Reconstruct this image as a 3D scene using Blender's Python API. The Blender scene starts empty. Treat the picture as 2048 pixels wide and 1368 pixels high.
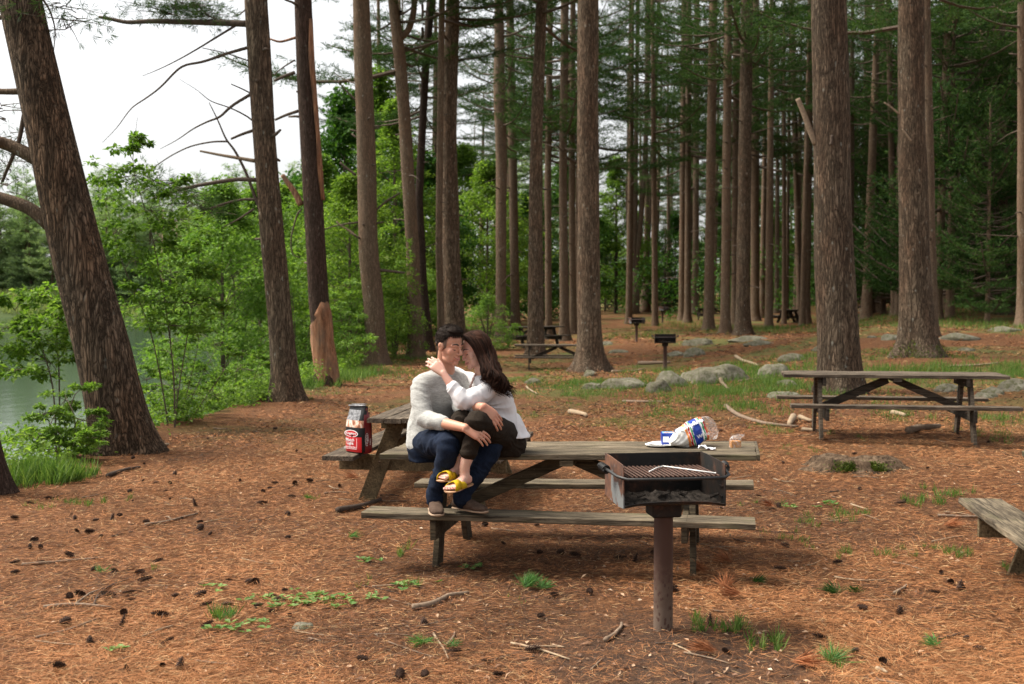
import bpy, bmesh, math, random
import numpy as np
from mathutils import Vector, Matrix, Quaternion
R = math.radians
rng = np.random.default_rng(7)
random.seed(7)
scene = bpy.context.scene
C = scene.collection
# ------------------------------------------------------------------ camera, sky, sun, exposure
FPX, CX, CY, CAMZ = 2400.0, 1024.0, 684.0, 1.73
PITCH = math.atan2(84, 2400)
cam_d = bpy.data.cameras.new('camera'); cam = bpy.data.objects.new('camera', cam_d); C.objects.link(cam)
cam.location = (0, 0, CAMZ); cam.rotation_euler = (R(90) - PITCH, 0, 0)
cam_d.sensor_width = 36; cam_d.lens = 36 * FPX / 2048; cam_d.clip_start = .1; cam_d.clip_end = 2000
cam_d.dof.use_dof = True; cam_d.dof.focus_distance = 7.4; cam_d.dof.aperture_fstop = 4.0
scene.camera = cam
SUN_AZ, SUN_EL = R(-78), R(56)      # compass bearing from +Y (negative = to the left), height
world = bpy.data.worlds.new('World'); scene.world = world; world.use_nodes = True
wn = world.node_tree; wn.nodes.clear()
sky = wn.nodes.new('ShaderNodeTexSky'); sky.sky_type = 'NISHITA'; sky.sun_disc = False
sky.sun_elevation = SUN_EL; sky.sun_rotation = SUN_AZ; sky.dust_density = 3.0; sky.air_density = 1.2
hsv = wn.nodes.new('ShaderNodeHueSaturation'); hsv.inputs['Saturation'].default_value = .10; hsv.inputs['Value'].default_value = 1.3
bgn = wn.nodes.new('ShaderNodeBackground'); bgn.inputs['Strength'].default_value = .09
wo = wn.nodes.new('ShaderNodeOutputWorld')
wn.links.new(sky.outputs[0], hsv.inputs['Color']); wn.links.new(hsv.outputs[0], bgn.inputs[0]); wn.links.new(bgn.outputs[0], wo.inputs[0])
sun_d = bpy.data.lights.new('sun', 'SUN'); sun_d.energy = 3.7; sun_d.angle = R(26); sun_d.color = (1, .93, .80)
sun = bpy.data.objects.new('sun', sun_d); C.objects.link(sun)
sdir = Vector((math.sin(SUN_AZ) * math.cos(SUN_EL), math.cos(SUN_AZ) * math.cos(SUN_EL), math.sin(SUN_EL)))
sun.rotation_euler = sdir.to_track_quat('Z', 'Y').to_euler(); sun.location = (-20, 10, 40)
scene.view_settings.view_transform = 'Standard'; scene.view_settings.look = 'None'
scene.view_settings.exposure = 1.05; scene.view_settings.gamma = 1
scene.render.engine = 'CYCLES'
scene.cycles.use_denoising = True
scene.cycles.max_bounces = 6; scene.cycles.diffuse_bounces = 3; scene.cycles.glossy_bounces = 3
scene.cycles.transmission_bounces = 6; scene.cycles.transparent_max_bounces = 8
scene.cycles.sample_clamp_indirect = 6

# ------------------------------------------------------------------ helpers
def ray(px, py):
    x, y = (px - CX) / FPX, (CY - py) / FPX
    c, s = math.cos(PITCH), math.sin(PITCH)
    return Vector((x, c + y * s, -s + y * c))
def at(px, py, Y):
    r = ray(px, py); t = Y / r.y
    return Vector((0, 0, CAMZ)) + r * t

def tag(o, label=None, cat=None, group=None, kind=None):
    if label: o['label'] = label
    if cat: o['category'] = cat
    if group: o['group'] = group
    if kind: o['kind'] = kind
    return o
def empty(name, loc, rz=0, label=None, cat=None, group=None):
    o = bpy.data.objects.new(name, None); C.objects.link(o)
    o.location = loc; o.rotation_euler = (0, 0, rz); o.empty_display_size = .1
    return tag(o, label, cat, group)
def copy_tree(o, parent=None):
    c = o.copy(); C.objects.link(c)
    if parent: c.parent = parent
    for ch in list(o.children): copy_tree(ch, c)
    return c

def frame_of(d):
    d = d / (np.linalg.norm(d) + 1e-9)
    a = np.array([0, 0, 1.0]) if abs(d[2]) < .9 else np.array([1.0, 0, 0])
    u = np.cross(d, a); u /= np.linalg.norm(u)
    return u, np.cross(u, d)

class MB:
    """collects shapes and links them as one mesh object"""
    def __init__(s): s.v = []; s.f = []; s.m = []; s.n = 0; s.sm = []
    def add(s, v, f, mi=0, smooth=False):
        v = np.asarray(v, float); s.v.append(v)
        for q in f: s.f.append([int(i) + s.n for i in q]); s.m.append(mi); s.sm.append(smooth)
        s.n += len(v)
    def box(s, c, size, rot=None, mi=0, bev=0.0):
        hx, hy, hz = [q / 2 for q in size]
        if bev:
            b = min(bev, hx * .45, hy * .45, hz * .45)
            v = []
            for sz in (-1, 1):
                for (ex, ey) in ((-1, -1), (1, -1), (1, 1), (-1, 1)):
                    v.append((ex * (hx - b), ey * (hy - b), sz * hz))
            for sz in (-1, 1):
                for (ex, ey) in ((-1, -1), (1, -1), (1, 1), (-1, 1)):
                    v.append((ex * hx, ey * (hy - b), sz * (hz - b)))
                    v.append((ex * (hx - b), ey * hy, sz * (hz - b)))
            v = np.array(v)
            bm = bmesh.new(); vs = [bm.verts.new(p) for p in v]
            r = bmesh.ops.convex_hull(bm, input=vs)
            bm.verts.ensure_lookup_table(); bm.verts.index_update()
            v = np.array([q.co[:] for q in bm.verts]); f = [[q.index for q in fc.verts] for fc in bm.faces]
            bm.free()
        else:
            v = np.array([(x, y, z) for z in (-hz, hz) for (x, y) in ((-hx, -hy), (hx, -hy), (hx, hy), (-hx, hy))])
            f = [(0, 3, 2, 1), (4, 5, 6, 7), (0, 1, 5, 4), (1, 2, 6, 5), (2, 3, 7, 6), (3, 0, 4, 7)]
        if rot is not None: v = v @ np.array(rot.to_matrix() if hasattr(rot, 'to_matrix') else rot).T
        s.add(v + np.array(c), f, mi)
    def bar(s, a, b, w, h, up=(0, 0, 1), mi=0, bev=.003):
        """a plank from a to b, width w (sideways) and height h (along up)"""
        a, b = Vector(a), Vector(b); d = (b - a); L = d.length; d.normalize()
        side = d.cross(Vector(up)).normalized(); u = side.cross(d)
        m = Matrix((d, side, u)).transposed()
        s.box((a + b) / 2, (L, w, h), m, mi, bev)
    def tube(s, pts, rad, n=8, cap=True, mi=0, smooth=True, ell=None):
        pts = np.array([tuple(p) for p in pts], float); k = len(pts)
        rad = np.broadcast_to(np.asarray(rad, float), (k,))
        V = []; u = None
        for i in range(k):
            d = pts[min(i + 1, k - 1)] - pts[max(i - 1, 0)]
            d = d / (np.linalg.norm(d) + 1e-9)
            if u is None: u, w = frame_of(d)
            else:
                u = u - d * np.dot(u, d); u /= (np.linalg.norm(u) + 1e-9); w = np.cross(u, d)
            a = np.arange(n) * 2 * math.pi / n
            e = 1 if ell is None else ell
            V.append(pts[i] + rad[i] * (np.cos(a)[:, None] * u + e * np.sin(a)[:, None] * w))
        V = np.concatenate(V); F = []
        for i in range(k - 1):
            for j in range(n):
                F.append((i * n + j, i * n + (j + 1) % n, (i + 1) * n + (j + 1) % n, (i + 1) * n + j))
        if cap: F.append(list(range(n))[::-1]); F.append([(k - 1) * n + j for j in range(n)])
        s.add(V, [f[::-1] for f in F], mi, smooth)
    def ball(s, c, r, mi=0, nu=14, nv=9, rot=None):
        r = np.broadcast_to(np.asarray(r, float), (3,)); V = [(0, 0, -1)]
        for i in range(1, nv):
            t = -math.pi / 2 + math.pi * i / nv
            for j in range(nu):
                p = 2 * math.pi * j / nu; V.append((math.cos(t) * math.cos(p), math.cos(t) * math.sin(p), math.sin(t)))
        V.append((0, 0, 1)); F = []
        for j in range(nu): F.append((0, 1 + (j + 1) % nu, 1 + j))
        for i in range(nv - 2):
            for j in range(nu):
                a = 1 + i * nu; F.append((a + j, a + (j + 1) % nu, a + nu + (j + 1) % nu, a + nu + j))
        t = len(V) - 1; a = 1 + (nv - 2) * nu
        for j in range(nu): F.append((t, a + j, a + (j + 1) % nu))
        V = np.array(V) * r
        if rot is not None: V = V @ np.array(rot).T
        s.add(V + np.array(c), F, mi, True)
    def build(s, name, mats, parent=None, origin=None):
        me = bpy.data.meshes.new(name)
        v = np.concatenate(s.v) if s.v else np.zeros((0, 3))
        if origin is not None: v = v - np.array(origin)
        me.from_pydata(v.tolist(), [], s.f)
        me.polygons.foreach_set('material_index', s.m); me.polygons.foreach_set('use_smooth', s.sm)
        if not isinstance(mats, (list, tuple)): mats = [mats]
        for m in mats: me.materials.append(m)
        me.update()
        o = bpy.data.objects.new(name, me); C.objects.link(o)
        if parent: o.parent = parent
        if origin is not None: o.location = origin
        return o

def big_mesh(name, V, F, mats, mi=None, smooth=False, link=True, parent=None):
    """V (N,3), F (M,k) arrays"""
    me = bpy.data.meshes.new(name); M, k = F.shape
    me.vertices.add(len(V)); me.vertices.foreach_set('co', np.ascontiguousarray(V, np.float32).ravel())
    me.loops.add(M * k); me.loops.foreach_set('vertex_index', np.ascontiguousarray(F, np.int32).ravel())
    me.polygons.add(M); me.polygons.foreach_set('loop_start', np.arange(0, M * k, k, dtype=np.int32))
    me.polygons.foreach_set('loop_total', np.full(M, k, np.int32))
    for m in (mats if isinstance(mats, (list, tuple)) else [mats]): me.materials.append(m)
    if mi is not None: me.polygons.foreach_set('material_index', np.ascontiguousarray(mi, np.int32))
    me.polygons.foreach_set('use_smooth', np.full(M, smooth)); me.update(calc_edges=True)
    if not link: return me
    o = bpy.data.objects.new(name, me); C.objects.link(o)
    if parent: o.parent = parent
    return o

def norm(a): return a / (np.linalg.norm(a, axis=-1, keepdims=True) + 1e-9)
def blades(P, D, N, L, W, wide=.45, bend=0.0):
    """one diamond leaf / needle / blade per row: start P, direction D, face normal N"""
    D = norm(D); S = norm(np.cross(D, N)); L = np.asarray(L)[:, None]; W = np.asarray(W)[:, None]
    up = np.cross(S, D)
    v = np.stack([P, P + D * L * wide + S * W / 2 + up * L * bend, P + D * L, P + D * L * wide - S * W / 2 + up * L * bend], 1)
    n = len(P); return v.reshape(-1, 3), np.arange(4 * n).reshape(n, 4)
def rand_dirs(n, rg=rng): return norm(rg.normal(size=(n, 3)))
def join(parts):
    V, F, M, o = [], [], [], 0
    for (v, f, m) in parts: V.append(v); F.append(f + o); M.append(np.full(len(f), m)); o += len(v)
    return np.concatenate(V), np.concatenate(F), np.concatenate(M)
def tubes_quads(paths, n=5):
    """paths: list of (pts (k,3), radii (k,)) -> open quad tubes as arrays"""
    V, F, o = [], [], 0
    for pts, rad in paths:
        m = MB(); m.tube(pts, rad, n, cap=False)
        v = m.v[0]; V.append(v); F.append(np.array(m.f) + o); o += len(v)
    if not V: return np.zeros((0, 3)), np.zeros((0, 4), int)
    return np.concatenate(V), np.concatenate(F)
_W = [(np.array([math.cos(a), math.sin(a)]), f, p) for a, f, p in zip(rng.uniform(0, 6.28, 24), np.repeat([.12, .3, .7, 1.6, 3.5, 7.5], 4), rng.uniform(0, 6.28, 24))]
def wav(x, y, lo=0, hi=24):
    s = 0
    for w, f, p in _W[lo:hi]: s = s + np.sin((x * w[0] + y * w[1]) * f * 2 + p)
    return s / max(1, (hi - lo)) ** .5

# ------------------------------------------------------------------ materials
def mat(name, rough=.8, spec=.3):
    m = bpy.data.materials.new(name); m.use_nodes = True
    b = m.node_tree.nodes['Principled BSDF']; b.inputs['Roughness'].default_value = rough
    b.inputs['Specular IOR Level'].default_value = spec
    return m, m.node_tree, b
def N(t, kind, **kw):
    n = t.nodes.new(kind)
    for k, v in kw.items():
        if k in n.inputs.keys() if isinstance(k, str) else False: n.inputs[k].default_value = v
        else: setattr(n, k, v)
    return n
def coords(t, scale=(1, 1, 1), kind='Object', rot=(0, 0, 0)):
    tc = t.nodes.new('ShaderNodeTexCoord'); mp = t.nodes.new('ShaderNodeMapping')
    mp.inputs['Scale'].default_value = scale; mp.inputs['Rotation'].default_value = rot
    t.links.new(tc.outputs[kind], mp.inputs['Vector']); return mp.outputs[0]
def noise(t, vec, scale, detail=4, rough=.6, dist=0):
    n = t.nodes.new('ShaderNodeTexNoise'); n.inputs['Scale'].default_value = scale; n.inputs['Detail'].default_value = detail
    n.inputs['Roughness'].default_value = rough; n.inputs['Distortion'].default_value = dist
    if vec is not None: t.links.new(vec, n.inputs['Vector'])
    return n.outputs['Fac']
def ramp(t, fac, stops):
    r = t.nodes.new('ShaderNodeValToRGB'); e = r.color_ramp.elements
    while len(e) < len(stops): e.new(.5)
    for q, (p, c) in zip(e, stops): q.position = p; q.color = (*c, 1) if len(c) == 3 else c
    t.links.new(fac, r.inputs[0]); return r.outputs[0]
def mix(t, fac, a, b, mode='MIX'):
    m = t.nodes.new('ShaderNodeMix'); m.data_type = 'RGBA'; m.blend_type = mode
    for k, v in ((0, fac), (6, a), (7, b)):
        if isinstance(v, (int, float)): m.inputs[k].default_value = v
        elif isinstance(v, tuple): m.inputs[k].default_value = (*v, 1)
        else: t.links.new(v, m.inputs[k])
    return m.outputs[2]
def math_(t, op, a, b=None, clamp=False):
    m = t.nodes.new('ShaderNodeMath'); m.operation = op; m.use_clamp = clamp
    for k, v in ((0, a), (1, b)):
        if v is None: continue
        if isinstance(v, (int, float)): m.inputs[k].default_value = v
        else: t.links.new(v, m.inputs[k])
    return m.outputs[0]
def bump(t, b, h, strength=.5, dist=.02):
    n = t.nodes.new('ShaderNodeBump'); n.inputs['Strength'].default_value = strength; n.inputs['Distance'].default_value = dist
    t.links.new(h, n.inputs['Height']); t.links.new(n.outputs[0], b.inputs['Normal'])
def simple(name, col, rough=.7, spec=.3, var=.25, scale=20, bmp=0, bdist=.003, metal=0):
    m, t, b = mat(name, rough, spec); b.inputs['Metallic'].default_value = metal
    f = noise(t, coords(t), scale, 4)
    lo = tuple(c * (1 - var) for c in col); hi = tuple(min(1, c * (1 + var)) for c in col)
    t.links.new(ramp(t, f, [(.3, lo), (.7, hi)]), b.inputs['Base Color'])
    if bmp: bump(t, b, noise(t, coords(t), scale * 3, 5), bmp, bdist)
    return m
def bark(name, plate, furrow, red, sc=1.0, lich=.5, stren=1.0):
    m, t, b = mat(name, .92, .1)
    v0 = coords(t, (1, 1, .16 if sc < 1.5 else .3))
    dn = t.nodes.new('ShaderNodeTexNoise'); dn.inputs['Scale'].default_value = 9 * sc; t.links.new(v0, dn.inputs['Vector'])
    vm = t.nodes.new('ShaderNodeVectorMath'); vm.operation = 'MULTIPLY_ADD'; vm.inputs[1].default_value = (.06 / sc,) * 3
    t.links.new(dn.outputs['Color'], vm.inputs[0]); t.links.new(v0, vm.inputs[2])
    vo = t.nodes.new('ShaderNodeTexVoronoi'); vo.feature = 'DISTANCE_TO_EDGE'; vo.inputs['Scale'].default_value = 36 * sc
    t.links.new(vm.outputs[0], vo.inputs['Vector'])
    nr = noise(t, coords(t, (1, 1, .13)), 17 * sc, 4, .62, .9)
    rid = math_(t, 'ABSOLUTE', math_(t, 'SUBTRACT', nr, .5))
    rid = ramp(t, rid, [(0, (0, 0, 0)), (.035, (.45,) * 3), (.11, (1, 1, 1))])
    cell = ramp(t, vo.outputs['Distance'], [(0, (.25,) * 3), (.10, (.8,) * 3), (.3, (1, 1, 1))])
    h = mix(t, 1.0, rid, cell, 'MULTIPLY')
    fine = noise(t, coords(t, (1, 1, .5)), 90, 5, .7)
    big = noise(t, coords(t, (1, 1, .35)), 2.3, 3)
    c1 = mix(t, ramp(t, big, [(.4, (0, 0, 0)), (.65, (1, 1, 1))]), plate, red)
    c1 = mix(t, math_(t, 'MULTIPLY', fine, .55), c1, tuple(q * .45 for q in plate))
    c = mix(t, h, furrow, c1)
    v2 = t.nodes.new('ShaderNodeTexVoronoi'); v2.inputs['Scale'].default_value = 7; t.links.new(coords(t, (1, 1, .55)), v2.inputs['Vector'])
    ln = math_(t, 'ADD', v2.outputs['Distance'], math_(t, 'MULTIPLY', noise(t, coords(t), 22, 4, .7), .55))
    c = mix(t, math_(t, 'MULTIPLY', ramp(t, ln, [(.34, (1, 1, 1)), (.41, (0, 0, 0))]), lich), c, (.40, .41, .35))
    oi = t.nodes.new('ShaderNodeObjectInfo')
    c = mix(t, 1.0, c, ramp(t, oi.outputs['Random'], [(0, (.75, .75, .75)), (1, (1.15, 1.1, 1.08))]), 'MULTIPLY')
    t.links.new(c, b.inputs['Base Color'])
    hh = math_(t, 'ADD', h, math_(t, 'MULTIPLY', fine, .35))
    bump(t, b, hh, stren, .022 / sc)
    return m
def leaf_mat(name, cols, trans=.35, rough=.55, sat_noise=6, spec=.2):
    """cols: ramp stops; colour varies clump to clump and plant to plant"""
    m, t, b = mat(name, rough, spec)
    f = noise(t, coords(t), sat_noise, 3)
    oi = t.nodes.new('ShaderNodeObjectInfo'); g = t.nodes.new('ShaderNodeNewGeometry')
    f2 = math_(t, 'ADD', math_(t, 'MULTIPLY', g.outputs['Random Per Island'], .45), math_(t, 'MULTIPLY', f, .55))
    col = ramp(t, f2, cols)
    col = mix(t, 1.0, col, ramp(t, oi.outputs['Random'], [(0, (.8, .85, .8)), (1, (1.2, 1.1, 1.05))]), 'MULTIPLY')
    t.links.new(col, b.inputs['Base Color'])
    tr = t.nodes.new('ShaderNodeBsdfTranslucent'); ms = t.nodes.new('ShaderNodeMixShader'); ms.inputs[0].default_value = trans
    t.links.new(mix(t, 1.0, col, (1.15, 1.25, .6), 'MULTIPLY'), tr.inputs[0])
    out = t.nodes['Material Output']
    t.links.new(b.outputs[0], ms.inputs[1]); t.links.new(tr.outputs[0], ms.inputs[2]); t.links.new(ms.outputs[0], out.inputs[0])
    return m
def wood(name, dark, light, moss=None, grain=1.0, kind='Object'):
    m, t, b = mat(name, .88, .2)
    v = coords(t, (1.2, 18 * grain, 18 * grain), kind)
    g1 = noise(t, v, 3.0, 6, .7, .6)
    big = noise(t, coords(t, (1.2, 4, 4), kind), 2.0, 4, .6)
    c = ramp(t, g1, [(.36, tuple(q * .6 for q in dark)), (.5, tuple((a + q) / 2 for a, q in zip(dark, light))), (.66, light)])
    c = mix(t, ramp(t, big, [(.40, (0, 0, 0)), (.70, (.8,) * 3)]), c, tuple(q * .5 for q in dark))
    if moss: c = mix(t, math_(t, 'MULTIPLY', ramp(t, noise(t, coords(t, (1, 3, 3), kind), 4, 4), [(.55, (0, 0, 0)), (.7, (1, 1, 1))]), .45), c, moss)
    sp = noise(t, coords(t, (4, 12, 12), kind), 9, 3, .8)
    c = mix(t, ramp(t, sp, [(.68, (0, 0, 0)), (.74, (.6,) * 3)]), c, (.42, .4, .33))
    t.links.new(c, b.inputs['Base Color'])
    pi = t.nodes.new('ShaderNodeNewGeometry'); c = mix(t, 1.0, c, ramp(t, pi.outputs['Random Per Island'], [(0, (.62,) * 3), (1, (1.18,) * 3)]), 'MULTIPLY'); t.links.new(c, b.inputs['Base Color'])
    bump(t, b, g1, 1.0, .012)
    return m

M = {}
M['bark'] = bark('pine_bark', (.33, .25, .175), (.045, .032, .022), (.32, .20, .13), 1.0, .6)
M['bark_fine'] = bark('upper_pine_bark', (.30, .225, .158), (.095, .068, .047), (.29, .18, .118), 1.5, .6, .8)
M['bark_deep'] = bark('deeply_furrowed_bark', (.29, .212, .148), (.026, .018, .012), (.32, .195, .12), .8, .2, 1.0)
M['bark_dark'] = bark('dark_wet_bark', (.11, .078, .062), (.03, .02, .015), (.12, .072, .055), 1.3, .15, .7)
M['limb'] = simple('dead_limb', (.10, .075, .058), .9, .1, .35, 30, .5)
M['pale_limb'] = simple('bare_weathered_limb', (.26, .19, .13), .85, .2, .3, 25, .4)
m, t, b = mat('stripped_heartwood', .88, .15); f = noise(t, coords(t, (1, 1, .07)), 26, 6, .75, .5); f2 = noise(t, coords(t, (1, 1, .4)), 5, 4, .7)
c = ramp(t, f, [(.32, (.05, .026, .016)), (.46, (.24, .11, .06)), (.6, (.42, .22, .125)), (.75, (.52, .36, .24))]); c = mix(t, ramp(t, f2, [(.45, (0, 0, 0)), (.7, (.8,) * 3)]), c, (.16, .11, .08))
t.links.new(c, b.inputs['Base Color']); bump(t, b, f, 1.0, .03); M['strip'] = m
M['needle'] = leaf_mat('pine_needle_foliage', [(.25, (.013, .036, .011)), (.5, (.034, .076, .022)), (.78, (.080, .135, .040))], .25, .75, 1.2, .06)
M['needle_light'] = leaf_mat('haze_tinted_pine_foliage', [(.25, (.14, .22, .12)), (.5, (.24, .35, .17)), (.78, (.36, .47, .23))], .3, .75, 1.2, .06)  # distance haze is put into the colour: needles paled, no haze volume
M['leaf'] = leaf_mat('fresh_leaves', [(.25, (.06, .125, .018)), (.5, (.13, .23, .035)), (.8, (.25, .36, .075))], .5)
M['leaf_lime'] = leaf_mat('lime_leaves', [(.25, (.08, .165, .028)), (.5, (.135, .25, .045)), (.8, (.24, .36, .085))], .45)
M['leaf_dark'] = leaf_mat('shade_tinted_leaves', [(.25, (.02, .07, .012)), (.5, (.045, .12, .02)), (.8, (.09, .19, .03))], .4)  # darker copy of the leaf greens, with woodland shade put into the colour
M['grass'] = leaf_mat('grass_blades', [(.25, (.05, .11, .022)), (.5, (.095, .18, .04)), (.8, (.20, .27, .075))], .35)
M['reed'] = leaf_mat('marsh_reeds', [(.25, (.16, .22, .07)), (.6, (.3, .36, .14)), (.8, (.42, .42, .22))], .35)
# ------------------------------------------------------------------ ground
CP = np.array([(0, 0, 0), (0, 5, -.0), (-3, 8, -.0), (0, 10, 0), (3, 8, .02), (3, 5.5, .0), (-2.5, 5.5, 0), (4.3, 13.4, .15), (-3.5, 15, -.03), (0, 20, -.02), (5.5, 20, .2),
    (9.3, 27.4, .5), (2.05, 30.4, -.03), (1.0, 32.8, -.24), (-3, 34, -.1), (.8, 38, -.1), (-.5, 52, -.1), (10, 61, .3), (9, 48, .3), (8.9, 89, .75), (10, 70, .5),
    (21, 51, 1.2), (14, 40, .8), (30, 60, 2), (45, 100, 4), (0, 90, .4), (12, 140, 2.2), (-5, 90, .1), (60, 200, 7), (0, 250, 3), (-10, 10, -.1), (-60, 40, -.2), (15, 12, .5), (25, 25, 1.2), (3.8, 25, .12)], float)
def _warp(x, y):
    q = np.maximum(y, -1) + 4
    return x / q * 7, np.log(q) * 5
_cu, _cv = _warp(CP[:, 0], CP[:, 1])
CREST = [(-20, -4.9), (8, -4.75), (10.8, -4.75), (16, -4.7), (21, -4.15), (26, -3.9), (33, -4.2), (45, -6.5), (70, -10.5), (110, -17), (170, -26), (400, -40)]
def crest(y): return np.interp(y, [c[0] for c in CREST], [c[1] for c in CREST])
WATER = -.85
def ground(x, y):
    x = np.asarray(x, float); y = np.asarray(y, float)
    u, v = _warp(x, y)
    d2 = (u[..., None] - _cu) ** 2 + (v[..., None] - _cv) ** 2 + .04
    w = d2 ** -1.6
    z = (w * CP[:, 2]).sum(-1) / w.sum(-1)
    near = np.clip(1 - np.hypot(x, y - 8) / 60, .2, 1)
    z = z + .012 * wav(x, y, 8, 16) * np.clip((np.abs(y - 7.5) - .5) / 2, .2, 1.5) + .004 * wav(x, y, 16, 24)
    t = np.clip((crest(y) + .25 * wav(y, y * .3, 8, 12) - x) / 3.4, 0, 1)
    far = np.clip((y - 178 - .15 * x * 0 + 5 * wav(x, x * 0, 0, 4)) / 14, 0, 1)   # the far shore of the lake
    farl = np.clip((-70 - x) / 15, 0, 1)
    t = t * t * (3 - 2 * t) * (1 - np.maximum(far, farl))
    lake = x < crest(y) - .1
    z = z * (1 - t) + t * (-1.75)
    z = np.where(lake & (y > 175), z + far * .5, z)
    return z
def gz(x, y): return float(ground(np.array([x]), np.array([y]))[0])
_TS = 3 * 1.02 ** np.arange(235)
def hit(px, py):
    """the ground point that shows at this place of the picture"""
    r = ray(px, py); o = Vector((0, 0, CAMZ)); T_ = _TS
    for _ in range(2):
        z = CAMZ + r.z * T_; g = ground(r.x * T_, r.y * T_); k = np.nonzero(z < g)[0]; k = int(k[0]) if len(k) else len(T_) - 1
        T_ = np.linspace(T_[max(0, k - 1)], T_[k], 40)
    p = o + r * float(T_[np.argmax(CAMZ + r.z * T_ < ground(r.x * T_, r.y * T_))]); p.z = gz(p.x, p.y); return p

nu, nv = 330, 380
uu = np.linspace(-1, 1, nu); vv = np.linspace(-2.45, 5.75, nv)
X1 = 1.6 * np.sinh(uu * 5.6); Y1 = 7.5 + 1.9 * np.sinh(vv)
GX, GY = np.meshgrid(X1, Y1)
GZ = ground(GX, GY)
V = np.stack([GX, GY, GZ], -1).reshape(-1, 3)
i, j = np.meshgrid(np.arange(nv - 1), np.arange(nu - 1), indexing='ij')
F = np.stack([i * nu + j, i * nu + j + 1, (i + 1) * nu + j + 1, (i + 1) * nu + j], -1).reshape(-1, 4)
m, t, b = mat('pine_litter_ground', .95, .1)
co = coords(t)
n1 = noise(t, co, 1.1, 5, .65); n2 = noise(t, co, 9, 6, .75); n3 = noise(t, coords(t, (1, .35, 1), rot=(0, 0, .5)), 55, 4, .8); n4 = noise(t, coords(t, (.35, 1, 1), rot=(0, 0, .3)), 60, 4, .8)
col = ramp(t, n2, [(.34, (.07, .029, .014)), (.5, (.205, .083, .034)), (.68, (.36, .158, .066))])
col = mix(t, ramp(t, n1, [(.38, (0, 0, 0)), (.66, (.6,) * 3)]), col, (.16, .082, .045))
col = mix(t, ramp(t, n3, [(.42, (.8,) * 3), (.58, (0, 0, 0))]), col, (.10, .05, .028))
col = mix(t, ramp(t, n4, [(.52, (0, 0, 0)), (.68, (.75,) * 3)]), col, (.52, .26, .12))
# bank soil, moss and thin grass beyond the clearing
sep = t.nodes.new('ShaderNodeSeparateXYZ'); t.links.new(co, sep.inputs[0])
gmask = math_(t, 'MULTIPLY', ramp(t, noise(t, co, .35, 4, .7), [(.47, (0, 0, 0)), (.60, (1, 1, 1))]), math_(t, 'MULTIPLY', math_(t, 'SUBTRACT', sep.outputs[1], 11.0), .08, True), True)
col = mix(t, math_(t, 'MULTIPLY', gmask, .75), col, ramp(t, n2, [(.3, (.06, .09, .025)), (.7, (.16, .19, .06))]))
low = math_(t, 'MULTIPLY', math_(t, 'SUBTRACT', -.16, sep.outputs[2]), 6.0, True)
col = mix(t, low, col, ramp(t, n2, [(.3, (.035, .05, .018)), (.7, (.10, .12, .05))]))
far_ = math_(t, 'MULTIPLY', math_(t, 'SUBTRACT', sep.outputs[1], 150.0), .05, True)
col = mix(t, far_, col, (.06, .085, .03))
# the sooty patch of earth round the foot of the grill
vd = t.nodes.new('ShaderNodeVectorMath'); vd.operation = 'DISTANCE'; vd.inputs[1].default_value = (.74, 5.72, 0)
t.links.new(co, vd.inputs[0])
ash = math_(t, 'SUBTRACT', 1.5, math_(t, 'ADD', vd.outputs['Value'], math_(t, 'MULTIPLY', n1, .8)))
col = mix(t, math_(t, 'MULTIPLY', ramp(t, ash, [(.1, (0, 0, 0)), (.7, (.85,) * 3)]), ramp(t, n2, [(.3, (1, 1, 1)), (.6, (.55,) * 3)])), col, (.055, .042, .036))
t.links.new(col, b.inputs['Base Color'])
bump(t, b, math_(t, 'ADD', n2, math_(t, 'ADD', n3, n4)), 1.0, .035)
M['ground'] = m
tag(big_mesh('ground', V, F, m, smooth=True), kind='structure')

# ------------------------------------------------------------------ lake
m, t, b = mat('lake_water', .10, .5)
b.inputs['Base Color'].default_value = (.035, .065, .035, 1); b.inputs['IOR'].default_value = 1.33
bump(t, b, math_(t, 'ADD', noise(t, coords(t, (1, .45, 1)), 2.2, 4, .6), math_(t, 'MULTIPLY', noise(t, coords(t, (1, .5, 1)), 14, 3, .5), .25)), .12, .06)
nx = 30
w = MB(); w.add([(-75, -10, WATER), (-4.5, -10, WATER), (-4.5, 25, WATER), (-8, 60, WATER), (-20, 195, WATER), (-95, 205, WATER)], [(0, 1, 2, 3, 4, 5)])
tag(w.build('lake_water', m), kind='structure')

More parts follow.
